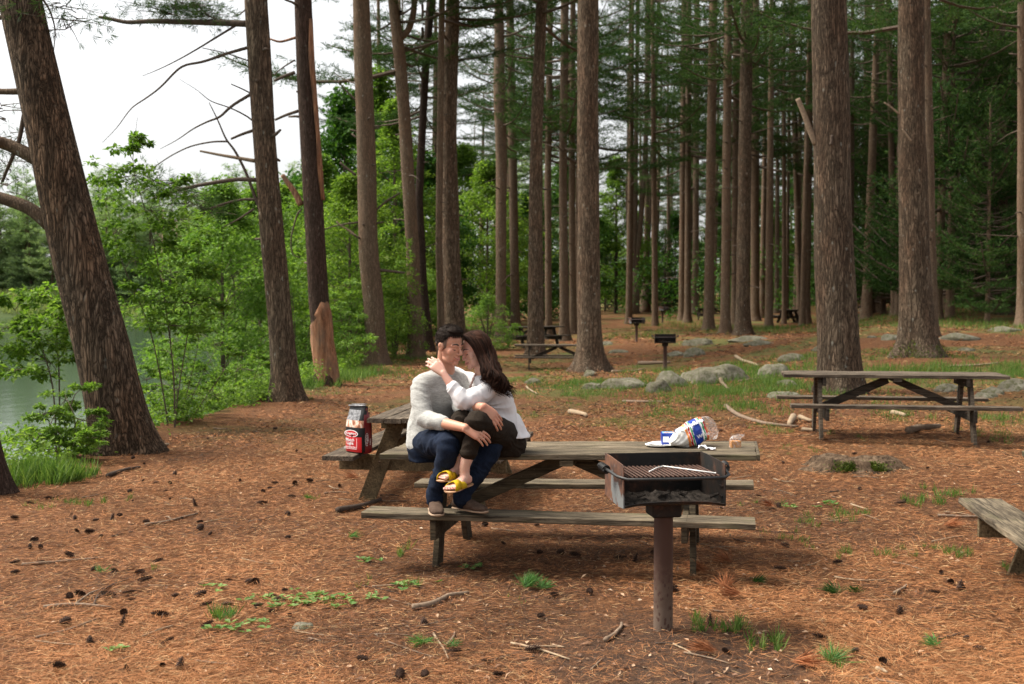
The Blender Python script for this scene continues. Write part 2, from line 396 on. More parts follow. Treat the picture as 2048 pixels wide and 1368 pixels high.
# ------------------------------------------------------------------ pines
def pine_crown(seed, H=15, L0=3.6, z0=0.0, nb=95, dens=1.0, nl=.17, nwid=.017, k=9, flat=.35, per=.225):
    rg = np.random.default_rng(seed); P, D, paths = [], [], []
    for q in range(nb):
        f = (q + rg.uniform(0, 1)) / nb; z = z0 + f * H
        L = (L0 * (1 - f) ** .75 + .5) * rg.uniform(.6, 1.15); az = rg.uniform(0, 6.283)
        el = rg.uniform(-.12, .32) + f * .35
        d = np.array([math.cos(az) * math.cos(el), math.sin(az) * math.cos(el), math.sin(el)])
        s = np.linspace(0, 1, 7)
        pts = np.array([0, 0, z]) + d * (s * L)[:, None]; pts[:, 2] += (-.10 * L * np.sin(s * 3.0) + .10 * L * s ** 2)
        side = np.array([-math.sin(az), math.cos(az), 0]); pts += side * (rg.uniform(-.15, .15) * L * s ** 2)[:, None]
        paths.append((pts, .012 + .012 * L * (1 - s * .85)))
        start = rg.uniform(.18, .4)
        n = max(2, int(L * (1 - start) / (per * 1.05) * dens))
        for a in np.linspace(start, 1, n):
            p = np.array([np.interp(a, s, pts[:, c]) for c in range(3)])
            for sg in (-1, 1):
                l2 = (L * (1.08 - a) * .5 + .15) * rg.uniform(.5, 1.2)
                d2 = norm(d * .75 + side * sg * rg.uniform(.5, 1.1) + np.array([0, 0, rg.uniform(-.05, .3)]))
                m = max(1, int(l2 / per * dens)); u = (np.arange(m) + rg.uniform(.4, 1)) / m
                P.append(p + d2 * (u * l2)[:, None] + rg.normal(size=(m, 3)) * .03); D.append(np.repeat(d2[None], m, 0))
    P = np.concatenate(P); D = np.concatenate(D)
    P2 = np.repeat(P, k, 0); n = len(P2)
    dr = norm(np.repeat(D, k, 0) * .7 + rg.normal(size=(n, 3)) * np.array([.75, .75, flat * 1.6]) + np.array([0, 0, .22]))
    v, f = blades(P2 + rg.normal(size=(n, 3)) * .02, dr, rand_dirs(n, rg), nl * rg.uniform(.7, 1.25, n), nwid * rg.uniform(.7, 1.3, n), .5)
    tv, tf = tubes_quads(paths, 4)
    return join([(v, f, 0), (tv, tf, 1)])
CROWNS = {}
def crown_mesh(kind):
    if kind not in CROWNS:
        seed, kw, mt = {
            'full0': (11, dict(H=15, nb=47, dens=1.28, L0=3.7, nwid=.021, nl=.19), 'needle'), 'full1': (12, dict(H=14, L0=4.5, nb=41, dens=1.28, nwid=.021, nl=.19), 'needle'), 'full2': (13, dict(H=16, L0=3.2, nb=50, dens=1.28, nwid=.021, nl=.19), 'needle'),
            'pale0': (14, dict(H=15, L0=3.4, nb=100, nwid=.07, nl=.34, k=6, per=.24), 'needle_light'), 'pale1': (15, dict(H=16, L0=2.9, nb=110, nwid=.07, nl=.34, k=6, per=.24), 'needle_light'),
            'low0': (16, dict(H=11, L0=3.9, nb=130, nwid=.03, nl=.22), 'needle'),
            'thin0': (17, dict(H=13, L0=2.7, nb=42, dens=1.2), 'needle')}[kind]
        V, F, mi = pine_crown(seed, **kw)
        CROWNS[kind] = big_mesh('crown', V, F, [M[mt], M['limb']], mi, link=False)
    return CROWNS[kind]

def trunk_mesh(path, rads, n=16, flare=.55, seed=0, stubs=6, stub_len=.25, stub_lo=2.0, stub_hi=9.0, limbs=0, lobes=5, ks=.28):
    """path: pts (k,3) relative to the foot. a buttressed, slightly lumpy trunk with broken branch stubs"""
    rg = np.random.default_rng(seed); path = np.array(path, float)
    zz = np.concatenate([np.array([-.35, -.1, 0, .08, .18, .3, .45, .65, .9, 1.25]), np.arange(1.7, path[-1, 2] - .01, .45), [path[-1, 2]]])
    px = np.interp(zz, path[:, 2], path[:, 0]); py = np.interp(zz, path[:, 2], path[:, 1]); rr = np.interp(zz, path[:, 2], rads)
    below = zz < path[0, 2]
    a = np.arange(n) * 2 * math.pi / n; ph = rg.uniform(0, 6.28, 4)
    rootf = .5 + .5 * np.cos(a * lobes + ph[0]) * .6 + .25 * np.cos(a * (lobes - 2) + ph[1])
    V = []
    for z, x, y, r in zip(zz, px, py, rr):
        fl = math.exp(-max(z, 0) / ks) * flare + math.exp(-max(z, 0) / (ks * 4)) * flare * .22
        rad = r * (1 + fl * (.55 + .9 * rootf)) * (1 + .025 * np.sin(a * 3 + z * 1.3 + ph[2]) + .02 * np.sin(a * 2 - z * 2.1 + ph[3]))
        V.append(np.stack([x + rad * np.cos(a), y + rad * np.sin(a), np.full(n, z)], 1))
    k = len(V); V = np.concatenate(V); F = []
    for q in range(k - 1):
        for j in range(n): F.append((q * n + j, q * n + (j + 1) % n, (q + 1) * n + (j + 1) % n, (q + 1) * n + j))
    mb = MB(); mb.add(V, F, 0, True)
    for q in range(stubs + limbs):
        z = rg.uniform(stub_lo, stub_hi); az = rg.uniform(0, 6.28); r = float(np.interp(z, zz, rr))
        c = np.array([np.interp(z, zz, px), np.interp(z, zz, py), z]); d = np.array([math.cos(az), math.sin(az), rg.uniform(-.1, .5)])
        L = (stub_len * rg.uniform(.2, 1.0)) if q < stubs else rg.uniform(.8, 2.2)
        sd = rg.normal(size=3) * .22
        s = np.linspace(0, 1, 3 if q < stubs else 6)
        pts = c + d * (r * .75 + s * L)[:, None] + (sd * L * .6) * (s ** 2)[:, None] + np.array([0, 0, -.12 * L]) * (s ** 2)[:, None]
        rr0 = min(.035, r * .18) if q < stubs else min(.03, r * .16)
        mb.tube(pts, rr0 * (1 - s * (.4 if q < stubs else .85)), 6, mi=1)
    return mb

PINES = 'tall pines standing about the picnic ground'
def pine(px, py, w, px0, label, crown='full0', cz=None, mats=('bark_fine',), mid=None, H=23, seed=0, n=16, w0=None, limbs=7, stubs=10, flare=.55, slen=.4, group=PINES, name='pine_tree', cat='pine tree', Hk=1.0):
    """foot at picture point px,py; w = trunk width in photo pixels at mid height; px0 = where the trunk leaves the top of the frame"""
    foot = hit(px, py); d = foot.y; s = FPX / d
    topz = at(px0, 0, d).z - foot.z
    knots = [(py, px, w)] + sorted([(q[1], q[0], q[2]) for q in (mid or [])], reverse=True) + [(0, px0, w0 or w * .84)]
    P, Rr = [], []
    for (yy, xx, ww) in knots:
        p = at(xx, yy, d); P.append((p.x - foot.x, 0, p.z - foot.z)); Rr.append(ww / s / 2)
    P[0] = (0, 0, 0)
    sl = (P[-1][0] - P[-2][0]) / max(.1, P[-1][2] - P[-2][2])
    H = max(H, topz + 6)
    rt = Rr[-1]; z1 = P[-1][2]
    for f in (.33, .66, 1.0):
        P.append((P[3 - 3][0] * 0 + P[-1][0] + sl * .4 * (H - z1) / 3, 0, z1 + (H - z1) * f)); Rr.append(max(.04, rt * (1 - f * .8)))
    root = empty(name, foot, 0, label, cat, group)
    mb = trunk_mesh(P, Rr, n, flare, seed, stubs, slen, 1.8, min(topz + 1, H - 2), limbs)
    tr = mb.build('trunk', [M[mats[0]], M['limb']], root)
    if crown:
        cz = cz if cz is not None else topz + 1.0
        co_ = bpy.data.objects.new('crown', crown_mesh(crown)); C.objects.link(co_); co_.parent = root
        P_ = np.array(P); zc = cz
        co_.location = (float(np.interp(zc, P_[:, 2], P_[:, 0])), 0, zc)
        co_.rotation_euler = (0, 0, seed * 1.7)
        sc = (H - cz) / 15.0
        co_.scale = (Hk, Hk, max(.5, sc))


    return root, foot, s

def limb(root, foot, d, pts, r0, r1=None, name='dead_branch', mt='limb', label=None, n=7):
    """a limb traced through picture points, each with its own depth (px, py, depth)"""
    P = [at(q[0], q[1], q[2] if len(q) > 2 else d) for q in pts]
    # smooth
    P = np.array([p[:] for p in P]); s = np.linspace(0, 1, len(P)); ss = np.linspace(0, 1, len(P) * 4)
    Q = np.stack([np.interp(ss, s, P[:, c]) for c in range(3)], 1)
    for _ in range(3): Q[1:-1] = (Q[:-2] + 2 * Q[1:-1] + Q[2:]) / 4
    Q = Q - np.array(foot[:])
    mb = MB(); mb.tube(Q, np.linspace(r0, r1 if r1 is not None else r0 * .3, len(Q)), n)
    o = mb.build(name, M[mt], root)
    if label: o['label'] = label
    return Q

def needle_spray(root, pts, rad, count, name='needle_spray', mt='needle', seed=3, nl=.13, wd=.008):
    """drooping foliage around a path (local to root)"""
    rg = np.random.default_rng(seed); pts = np.asarray(pts); s = np.linspace(0, 1, len(pts))
    u = rg.uniform(0, 1, count); P = np.stack([np.interp(u, s, pts[:, c]) for c in range(3)], 1)
    off = rg.normal(size=(count, 3)) * np.array([rad, rad, rad * .35]); P = P + off
    k = 12; P2 = np.repeat(P, k, 0); n = len(P2)
    base = norm(pts[-1] - pts[0])
    dr = norm(np.repeat(norm(off + base * rad * .6), k, 0) * .8 + rg.normal(size=(n, 3)) * .55 + np.array([0, 0, .1]))
    v, f = blades(P2, dr, rand_dirs(n, rg), nl * rg.uniform(.7, 1.2, n), wd * rg.uniform(.7, 1.2, n), .5)
    tw = []
    for q in range(count // 3):
        a = P[q] - off[q]; tw.append((np.stack([a, a + off[q] * .5 + [0, 0, .01], P[q]]), np.array([.008, .005, .003])))
    tv, tf = tubes_quads(tw, 3)
    V, F, mi = join([(v, f, 0), (tv, tf, 1)])
    return big_mesh(name, V, F, [M[mt], M['limb']], mi, parent=root)
# ---- near and middle pines (foot x, foot y, trunk width, x at top of frame, label)
t1, f1, s1 = pine(250, 905, 110, 38, 'big leaning pine with deeply furrowed reddish bark on the lake bank', 'thin0', 11.5, ('bark_deep',), mid=[(206, 700, 110), (154, 500, 100), (96, 250, 92)], w0=82, n=40, seed=1, limbs=0, stubs=5, flare=.35)
d1 = f1.y
limb(t1, f1, d1, [(80, 322), (40, 300), (0, 283), (-60, 280, d1 - .5), (-140, 300, d1 - 1)], .085, .05, 'limb', 'bark_fine', n=12)
limb(t1, f1, d1, [(100, 450), (60, 415), (0, 395), (-60, 380), (-130, 390)], .085, .05, 'limb', 'bark_fine', n=12)
limb(t1, f1, d1, [(45, 183), (0, 184), (-60, 175)], .04, .03, 'limb', 'bark_fine')
limb(t1, f1, d1, [(48, 230), (38, 285), (20, 325), (5, 362, d1 + .3)], .028, .018)
qa = limb(t1, f1, d1, [(80, -10), (100, 20), (112, 60), (104, 130)], .015, .004)
needle_spray(t1, [(at(110 + a, b_, d1) - f1)[:] for a, b_ in ((0, 0), (50, 30), (20, 60))], .3, 60, seed=21)
needle_spray(t1, [(at(a, b_, d1 + 2.5) - f1)[:] for a, b_ in ((0, 200), (30, 300), (10, 400))], .35, 120, seed=22)

tA, fA, sA = pine(578, 800, 50, 511, 'slim leaning pine on the bank with long bare limbs reaching over the water', 'thin0', 9.5, ('bark',), mid=[(566, 700, 49), (547, 500, 47), (527, 250, 45)], w0=46, n=28, seed=2, limbs=1, stubs=7, flare=.5)
dA = fA.y
L = lambda pts, r0, r1=None, **k: limb(tA, fA, dA, pts, r0, r1, **k)
L([(495, 48), (440, 46), (360, 44), (300, 42), (255, 46), (222, 38), (198, 34)], .06, .025)
sp1 = [(at(a, b_, dA) - fA)[:] for a, b_ in ((330, 30), (350, 12), (395, 12), (430, 40))]
needle_spray(tA, sp1, .27, 380, seed=31)
needle_spray(tA, [(at(a, b_, dA) - fA)[:] for a, b_ in ((240, 20), (300, 5), (330, 30))], .22, 40, seed=34)
L([(470, 52), (432, 75), (400, 95), (360, 118), (320, 138), (285, 152)], .022, .005)
L([(497, 95), (450, 108), (405, 125), (362, 130), (322, 175), (290, 198), (262, 215), (235, 255), (205, 285)], .03, .004)
L([(405, 96), (440, 103), (470, 112), (498, 122)], .008, .012)
L([(508, 185), (462, 212), (440, 235), (415, 243), (385, 258), (355, 280), (320, 298)], .03, .004)
L([(462, 168), (485, 178), (508, 190)], .01, .015)
L([(524, 262), (500, 235), (460, 215), (420, 203), (395, 180), (358, 158)], .018, .003, mt='limb')
L([(510, 260), (485, 268), (462, 278)], .03, .02)
L([(532, 445), (512, 400), (495, 350), (470, 300), (452, 280), (435, 238), (418, 205)], .035, .008)
L([(455, 283), (425, 283), (380, 292), (340, 312), (300, 340), (290, 344)], .018, .006)
L([(510, 322), (470, 315), (440, 310), (400, 302)], .035, .018, mt='pale_limb')
L([(514, 360), (475, 358), (430, 365), (390, 372), (350, 382), (305, 398)], .04, .025)
needle_spray(tA, [(at(a, b_, dA) - fA)[:] for a, b_ in ((300, 360), (340, 375), (380, 405), (420, 425))], .3, 260, seed=32)
L([(518, 400), (490, 398), (455, 405), (400, 423)], .028, .012)
L([(508, 418), (475, 440), (445, 455)], .022, .006)
L([(500, 10), (480, 30), (468, 28)], .015, .006)

tB, fB, sB = pine(655, 770, 40, 606, 'dying pine with a stripped orange trunk foot and long bare scar', 'thin0', 9.5, ('bark_dark',), mid=[(637, 600, 40), (624, 350, 38), (612, 180, 36)], w0=34, n=26, seed=3, limbs=0, stubs=6, flare=.35)
dB = fB.y
def shell(root, foot, d, rows, mt, name, label=None, a0=-1.1, a1=1.1, seed=0, thick=.012):
    """a bare strip of wood hugging the trunk: rows of (py, px centre, width px); angles measured from the camera side"""
    rg = np.random.default_rng(seed); V = []; n = 13; s = FPX / d
    F = []
    for q, (yy, xx, ww, b0, b1) in enumerate(rows):
        c = at(xx, yy, d) - foot; r = ww / s / 2 + thick
        for j in range(n):
            a = -math.pi / 2 + b0 + (b1 - b0) * j / (n - 1)
            rr = r * (1 + rg.uniform(-.03, .03))
            V.append((c.x + rr * math.cos(a), c.y + rr * math.sin(a), c.z + rg.uniform(-.02, .02)))
    for q in range(len(rows) - 1):
        for j in range(n - 1): F.append((q * n + j, (q + 1) * n + j, (q + 1) * n + j + 1, q * n + j + 1))
    mb = MB(); mb.add(V, F, 0, True); o = mb.build(name, M[mt], root)
    so = o.modifiers.new('thick', 'SOLIDIFY'); so.thickness = .02
    if label: o['label'] = label
    return o
shell(tB, fB, dB, [(775, 656, 50, -1.5, 1.5), (755, 655, 45, -1.5, 1.5), (720, 650, 43, -1.5, 1.5), (680, 645, 41, -1.4, 1.5), (650, 643, 40, -1.2, 1.55), (625, 641, 40, -.3, 1.5), (605, 639, 40, .3, 1.1)], 'strip', 'bare_wood', 'stripped orange wood at the foot of the trunk', seed=5)
shell(tB, fB, dB, [(400, 628, 38, .9, 1.5), (340, 624, 38, .7, 1.5), (280, 620, 37, .8, 1.5), (200, 614, 36, .75, 1.5), (120, 609, 35, .6, 1.5), (40, 606, 34, .9, 1.5)], 'strip', 'scar', 'long bare scar down the right side', seed=6)
limb(tB, fB, dB, [(602, 410), (590, 385), (575, 365), (565, 350)], .07, .045, mt='strip', n=10)
limb(tB, fB, dB, [(603, 420), (595, 425), (580, 480), (585, 510), (600, 515)], .02, .01)
limb(tB, fB, dB, [(590, 145), (570, 152), (548, 162)], .04, .03)
limb(tB, fB, dB, [(597, 222), (572, 230), (550, 240)], .035, .025)
limb(tB, fB, dB, [(592, 75), (560, 85), (540, 78)], .03, .02, mt='strip')
limb(tB, fB, dB, [(590, 120), (565, 135), (548, 150)], .02, .01)

tC, fC, sC = pine(752, 730, 40, 722, 'straight pine behind the lime bush, pale spotted bark with broken side branches', 'full0', 10.5, mid=[(748, 620, 40), (737, 500, 39), (731, 250, 37)], w0=34, n=24, seed=4, limbs=2, stubs=10)
dC = fC.y
limb(tC, fC, dC, [(715, 475), (700, 462), (680, 450), (673, 443)], .035, .02, mt='pale_limb')
limb(tC, fC, dC, [(712, 350), (695, 338), (680, 325)], .04, .03)
limb(tC, fC, dC, [(712, 200), (695, 185), (675, 162)], .03, .02)
limb(tC, fC, dC, [(755, 540), (780, 542), (810, 546)], .05, .03)
limb(tC, fC, dC, [(752, 420), (775, 400), (802, 385)], .035, .02)
tD, fD, sD = pine(831, 716, 27, 786, 'thin pine with a forked side stem beside the black trunk', 'full1', 9, mid=[(825, 500, 26), (810, 250, 25), (798, 100, 24)], w0=20, n=20, seed=5, limbs=4, stubs=6)
limb(tD, fD, fD.y, [(803, 75), (818, 60), (828, 25), (830, -30)], .11, .09, 'side_stem', 'bark_fine', n=12)
pine(858, 704, 20, 862, 'black slanting trunk between two brown pines left of the couple', 'full2', 8, ('bark_dark',), mid=[(845, 560, 18), (838, 400, 16), (850, 150, 15)], n=16, seed=6, limbs=4, H=20)
pine(884, 716, 15, 884, 'narrow pine stem hugging the left side of the stout pine behind the man', 'full0', 10, mid=[(878, 500, 14), (880, 250, 13)], n=16, seed=7, limbs=2)
pine(912, 712, 42, 906, 'stout straight pine rising behind the head of the man', 'full1', 10.5, ('bark',), mid=[(909, 640, 40), (902, 500, 35), (898, 250, 30)], w0=27, n=24, seed=8, limbs=0, stubs=9)
pine(1001, 686, 20, 998, 'pine behind the hair of the woman, dark split trunk higher up', 'full2', 8, mid=[(1002, 500, 21), (1003, 330, 22), (999, 180, 24)], n=18, seed=9, limbs=4)
pine(1031, 663, 18, 1020, 'grey pine second to the right of the woman, half hidden above', 'full0', 9, mid=[(1026, 350, 17)], n=16, seed=10)
pine(1072, 716, 32, 1084, 'lichen spotted pine standing between the two distant picnic tables', 'full1', 10.5, ('bark',), mid=[(1071, 500, 29), (1073, 250, 24)], w0=22, n=22, seed=11, limbs=1, stubs=10)
pine(1097, 672, 13, 1101, 'dark slim pine just right of the lichen spotted one', 'full2', 8, mid=[(1096, 350, 13)], n=14, seed=12)
pine(1129, 682, 19, 1130, 'pine with a dead orange twig cluster, left of the tall smooth pine', 'full0', 8, mid=[(1126, 350, 16)], n=16, seed=13)
pine(1146, 668, 13, 1146, 'thin pine showing just left of the tall smooth pine', 'full1', 9, mid=[(1144, 400, 13)], n=14, seed=14)
tI, fI, sI = pine(1181, 742, 47, 1176, 'tall smooth pine with a wide root flare at the end of the distant table', 'full0', 11.5, ('bark',), mid=[(1178, 600, 45), (1176, 350, 43)], w0=41, n=28, seed=15, limbs=0, stubs=6, flare=.75, slen=.08)
# multi-stem clump in the distance
def forked(px, py, w, stems, label, seed):
    foot = hit(px, py); d = foot.y; s = FPX / d
    root = empty('forked_pine', foot, 0, label, 'pine tree', PINES)
    mb = MB(); mb.tube([(0, 0, -.3), (0, 0, .3), (0, 0, 3.2)], np.array([w * .75, w * .55, w * .5]) / s, 14)
    for st in stems:
        pts = [(0, 0, 2.0)] + [tuple(at(a, b_, d + (st[0][2] if len(st[0]) > 2 else 0)) - foot) for a, b_, *_ in st]
        top = pts[-1]; pts.append((top[0] * 1.1, top[1], top[2] + 7))
        Q = np.array(pts); u = np.linspace(0, 1, len(Q)); uu_ = np.linspace(0, 1, 24); Q = np.stack([np.interp(uu_, u, Q[:, c]) for c in range(3)], 1)
        for _ in range(2): Q[1:-1] = (Q[:-2] + 2 * Q[1:-1] + Q[2:]) / 4
        mb.tube(Q, np.linspace(w * .27, w * .12, 24) / s, 10)
    mb.build('trunk', [M['bark_fine']], root)
    c = bpy.data.objects.new('crown', crown_mesh('full2')); C.objects.link(c); c.parent = root; c.location = (0, 0, 14); c.scale = (1.3, 1.3, 1.0); c.rotation_euler[2] = seed

forked(1266, 628, 24, [[(1256, 420), (1258, 280), (1262, 0)], [(1270, 430), (1272, 300), (1276, 0)], [(1282, 440), (1292, 280), (1300, 0)]], 'many stemmed pine splitting into a narrow V beyond the far grills', 1)
forked(1291, 625, 20, [[(1294, 420), (1292, 280), (1294, 0)], [(1302, 360), (1308, 240), (1318, 0)]], 'pine forking into two stems right of the V shaped one', 2)
rows = [
 (1363, 641, 12, 1368, 'first of three close slim pines right of the farthest grill', 'full0', 9), (1375, 645, 13, 1378, 'middle of three close slim pines right of the farthest grill', 'full2', 9),
 (1391, 628, 13, 1394, 'dark slim pine behind the little bench', 'full1', 9), (1417, 661, 20, 1427, 'reddish pine in front of the little bench', 'full0', 10),
 (1450, 667, 19, 1457, 'pine with a charred hollow at its foot', 'full1', 10), (1470, 652, 16, 1473, 'pine squeezed between the hollow one and the broad lichen one', 'full2', 9),
 (1485, 670, 28, 1494, 'broad lichen speckled pine among the middle cluster', 'full0', 11), (1510, 642, 18, 1511, 'rightmost pine of the middle cluster', 'full1', 9),
 (1601, 645, 13, 1583, 'slim pine leaning left beside the far end-on table', 'full2', 8), (1612, 648, 16, 1622, 'pine closing in on the far end-on table from the right', 'full0', 9),
 (1728, 622, 14, 1735, 'straight slim pine just right of the great spotted pine', 'full1', 9), (1757, 624, 20, 1760, 'pine midway between the two great pines', 'full0', 9),
 (1789, 634, 13, 1777, 'pine leaning left close by the second great pine', 'full2', 9), (1867, 672, 18, 1853, 'pine peeking from behind the second great pine', 'full1', 9),
 (1875, 640, 16, 1897, 'pine leaning right beside the dark conifer thicket', 'full0', 9), (2004, 628, 27, 1998, 'straight pine on the rise at the far right', 'full1', 9),
 (2047, 655, 24, 2046, 'pale spotted pine cut by the right edge of the view', 'full2', 9), (2024, 622, 10, 2026, 'thin stem between the last two pines on the right', 'full0', 8)]
for q, (px, py, w, p0, lb, cr, cz) in enumerate(rows):
    pine(px, py, w, p0, lb, cr, cz, ('bark' if w > 25 else 'bark_fine',), seed=40 + q, n=18 if w > 18 else 12, limbs=9, stubs=8)
tS, fS, sS = pine(1681, 785, 76, 1657, 'great lichen spotted pine behind the right hand picnic table', 'full0', 9.5, ('bark',), mid=[(1677, 700, 78), (1668, 500, 75), (1663, 250, 71)], w0=69, n=40, seed=70, limbs=0, stubs=3, flare=.45, slen=.12)
limb(tS, fS, fS.y, [(1632, 288), (1620, 262), (1607, 225), (1595, 197)], .055, .04, mt='pale_limb', name='broken_branch')
limb(tS, fS, fS.y - .3, [(1662, 290), (1664, 270)], .03, .02)
tW, fW, sW = pine(1836, 714, 62, 1822, 'second great pine on the right with a mossy foot', 'full1', 10.5, ('bark',), mid=[(1834, 640, 62), (1828, 500, 59), (1824, 250, 52)], w0=50, n=32, seed=71, limbs=0, stubs=4, flare=.7, slen=.12)
limb(tW, fW, fW.y, [(1798, 228), (1783, 215), (1768, 205)], .025, .015, mt='pale_limb', name='broken_branch')
limb(tW, fW, fW.y - .4, [(1822, 282), (1812, 268), (1804, 258)], .025, .015, mt='pale_limb', name='broken_branch')
# leftmost trunk, mostly out of frame
pine(-36, 985, 62, -150, 'dark trunk foot at the extreme left edge', None, mats=('bark_dark',), mid=[(-60, 700, 66)], w0=60, n=26, seed=72, limbs=0, stubs=0, flare=.7, H=16)

# ---- background woods
def back_pine(X, Y, H, r, crown, cz, label, group, seed, sc=1.0):
    z = gz(X, Y); root = empty('pine_tree', (X, Y, z), 0, label, 'pine tree', group)
    rg = np.random.default_rng(seed); ln = rg.uniform(-.03, .03)
    P = [(0, 0, 0), (ln * 5, 0, 5), (ln * 10, 0, 10), (ln * H, 0, H)]
    mb = trunk_mesh(P, [r, r * .9, r * .75, .05], 9, .35, seed, 3, .5, 2, 9, 5); mb.build('trunk', [M['bark_fine'], M['limb']], root)
    c = bpy.data.objects.new('crown', crown_mesh(crown)); C.objects.link(c); c.parent = root
    c.location = (ln * cz, 0, cz); c.rotation_euler[2] = rg.uniform(0, 6.28); c.scale = (sc, sc, (H - cz) / 15)
rg = np.random.default_rng(99)
cnt = 0; tries = 0; placed = []
while cnt < 74 and tries < 4000:
    tries += 1
    Y = rg.uniform(58, 185) ** 1.0; px = rg.uniform(520, 2150); X = (px - CX) / FPX * Y
    if X < crest(Y) + 1.5: continue
    if 1195 < px < 1258 or 1525 < px < 1575 or (1895 < px < 1945 and Y > 70): continue
    if any((X - a) ** 2 + (Y - b_) ** 2 < 9 for a, b_ in placed): continue
    placed.append((X, Y)); cnt += 1
    far = Y > 120
    back_pine(X, Y, rg.uniform(17, 25), rg.uniform(.15, .27), rg.choice(['full0', 'full1', 'full2', 'thin0', 'thin0'] if not far else ['pale0', 'full1', 'full0', 'full2', 'thin0']), rg.uniform(6, 11) if not far else rg.uniform(3, 8), 'slender pine deep in the crowded woods beyond the tables', 'pines of the deep woods', 200 + cnt, rg.uniform(.9, 1.3))
# slim bare-boled pines crowding the right and the centre
for q in range(38):
    for _ in range(40):
        Y = rg.uniform(56, 100); px = rg.uniform(1220, 2070) if q % 4 else rg.uniform(780, 1150); X = (px - CX) / FPX * Y
        if all((X - a) ** 2 + (Y - b_) ** 2 > 3.5 for a, b_ in placed): break
    placed.append((X, Y)); back_pine(X, Y, rg.uniform(18, 24), rg.uniform(.11, .2), rg.choice(['thin0', 'full2', 'thin0']), rg.uniform(9.5, 13.5), 'slim high crowned pine in the shaded ranks behind the great pines' if px > 1220 else 'slim high crowned pine in the ranks behind the couple', 'slim pines of the shaded ranks', 700 + q, rg.uniform(.8, 1.1))
# dark low-branched conifers, right
for q, (px, Y, H, cz) in enumerate([(1900, 47, 15, .8), (1955, 52, 16, 1.0), (1935, 62, 17, .6), (1975, 44, 8, .5), (1845, 66, 17, .8), (1800, 70, 17, .8), (2040, 56, 16, .8), (1745, 74, 16, .6), (2090, 48, 15, .7), (1330, 95, 7, .3), (1215, 110, 9, .4)]):
    X = (px - CX) / FPX * Y; z = gz(X, Y)
    root = empty('conifer', (X, Y, z), 0, 'dark conifer with boughs down to the ground in the right hand thicket' if px > 1700 else ('young conifer under the pines behind the farthest grill' if px > 1300 else 'young conifer beside the bright green clearing'), 'conifer', 'low boughed conifers')
    mb = trunk_mesh([(0, 0, 0), (0, 0, H)], [.02 * H * .6, .03], 8, .2, 300 + q, 0, limbs=0); mb.build('trunk', [M['bark_fine'], M['limb']], root)
    c = bpy.data.objects.new('crown', crown_mesh('low0')); C.objects.link(c); c.parent = root; c.location = (0, 0, cz); c.scale = (H / 15 * 1.1, H / 15 * 1.1, (H - cz) / 11); c.rotation_euler[2] = q * 1.3
# far shore
rg = np.random.default_rng(5)
for q in range(92):
    X = -110 + (q % 46) * 2.1 + rg.uniform(-1, 1); Y = rg.uniform(190, 198) if q < 46 else rg.uniform(203, 216)
    if X > crest(Y) + 1: continue
    back_pine(X, Y, rg.uniform(12, 19) if q < 46 else rg.uniform(17, 22), .2, rg.choice(['pale0', 'pale1']), rg.uniform(.3, 1.5), 'pine tinted a hazy pale green on the far shore of the lake', 'pines on the far shore', 400 + q, rg.uniform(1.1, 1.6))
# ------------------------------------------------------------------ picnic tables
M['wood'] = wood('weathered_table_wood', (.042, .031, .021), (.29, .23, .155), (.10, .098, .04))
M['wood_under'] = wood('shade_tinted_frame_wood', (.05, .036, .022), (.15, .115, .07))  # frame wood darkened so its colour carries the shade under the tabletop
M['wood_new'] = wood('yellowish_frame_wood', (.12, .085, .045), (.27, .20, .11))
M['wood_grey'] = wood('grey_table_wood', (.05, .036, .026), (.23, .18, .13))
M['wood_dark'] = wood('dark_table_wood', (.03, .024, .018), (.10, .08, .06))  # darkest of the table woods
M['bolt'] = simple('rusty_bolt', (.08, .045, .03), .6, .5, .3, 60, metal=.6)
def warp_plank(mb, a, b, w, h, seed, up=(0, 0, 1), mi=0):
    """a weathered board with slightly uneven edges: a long box cut in 10 slices"""
    rg = np.random.default_rng(seed); a, b = Vector(a), Vector(b); d = (b - a); L = d.length; d.normalize()
    side = d.cross(Vector(up)).normalized(); u = side.cross(d); n = 14; V = []; bv = .004
    for q in range(n + 1):
        c = a + d * (L * q / n); e = [rg.uniform(-.0022, .0022) for _ in range(3)]
        for (x, y) in ((-w / 2, -h / 2 + bv), (-w / 2 + bv, -h / 2), (w / 2 - bv, -h / 2), (w / 2, -h / 2 + bv), (w / 2, h / 2 - bv), (w / 2 - bv, h / 2), (-w / 2 + bv, h / 2), (-w / 2, h / 2 - bv)):
            V.append(c + side * (x + e[0]) + u * (y + e[1] * .6 + (.0015 * math.sin(q * 1.1 + seed) if y > 0 else 0)))
    F = []
    for q in range(n):
        for j in range(8): F.append((q * 8 + j, (q + 1) * 8 + j, (q + 1) * 8 + (j + 1) % 8, q * 8 + (j + 1) % 8))
    F.append(list(range(8))); F.append([n * 8 + j for j in range(8)][::-1])
    mb.add([p[:] for p in V], F, mi)
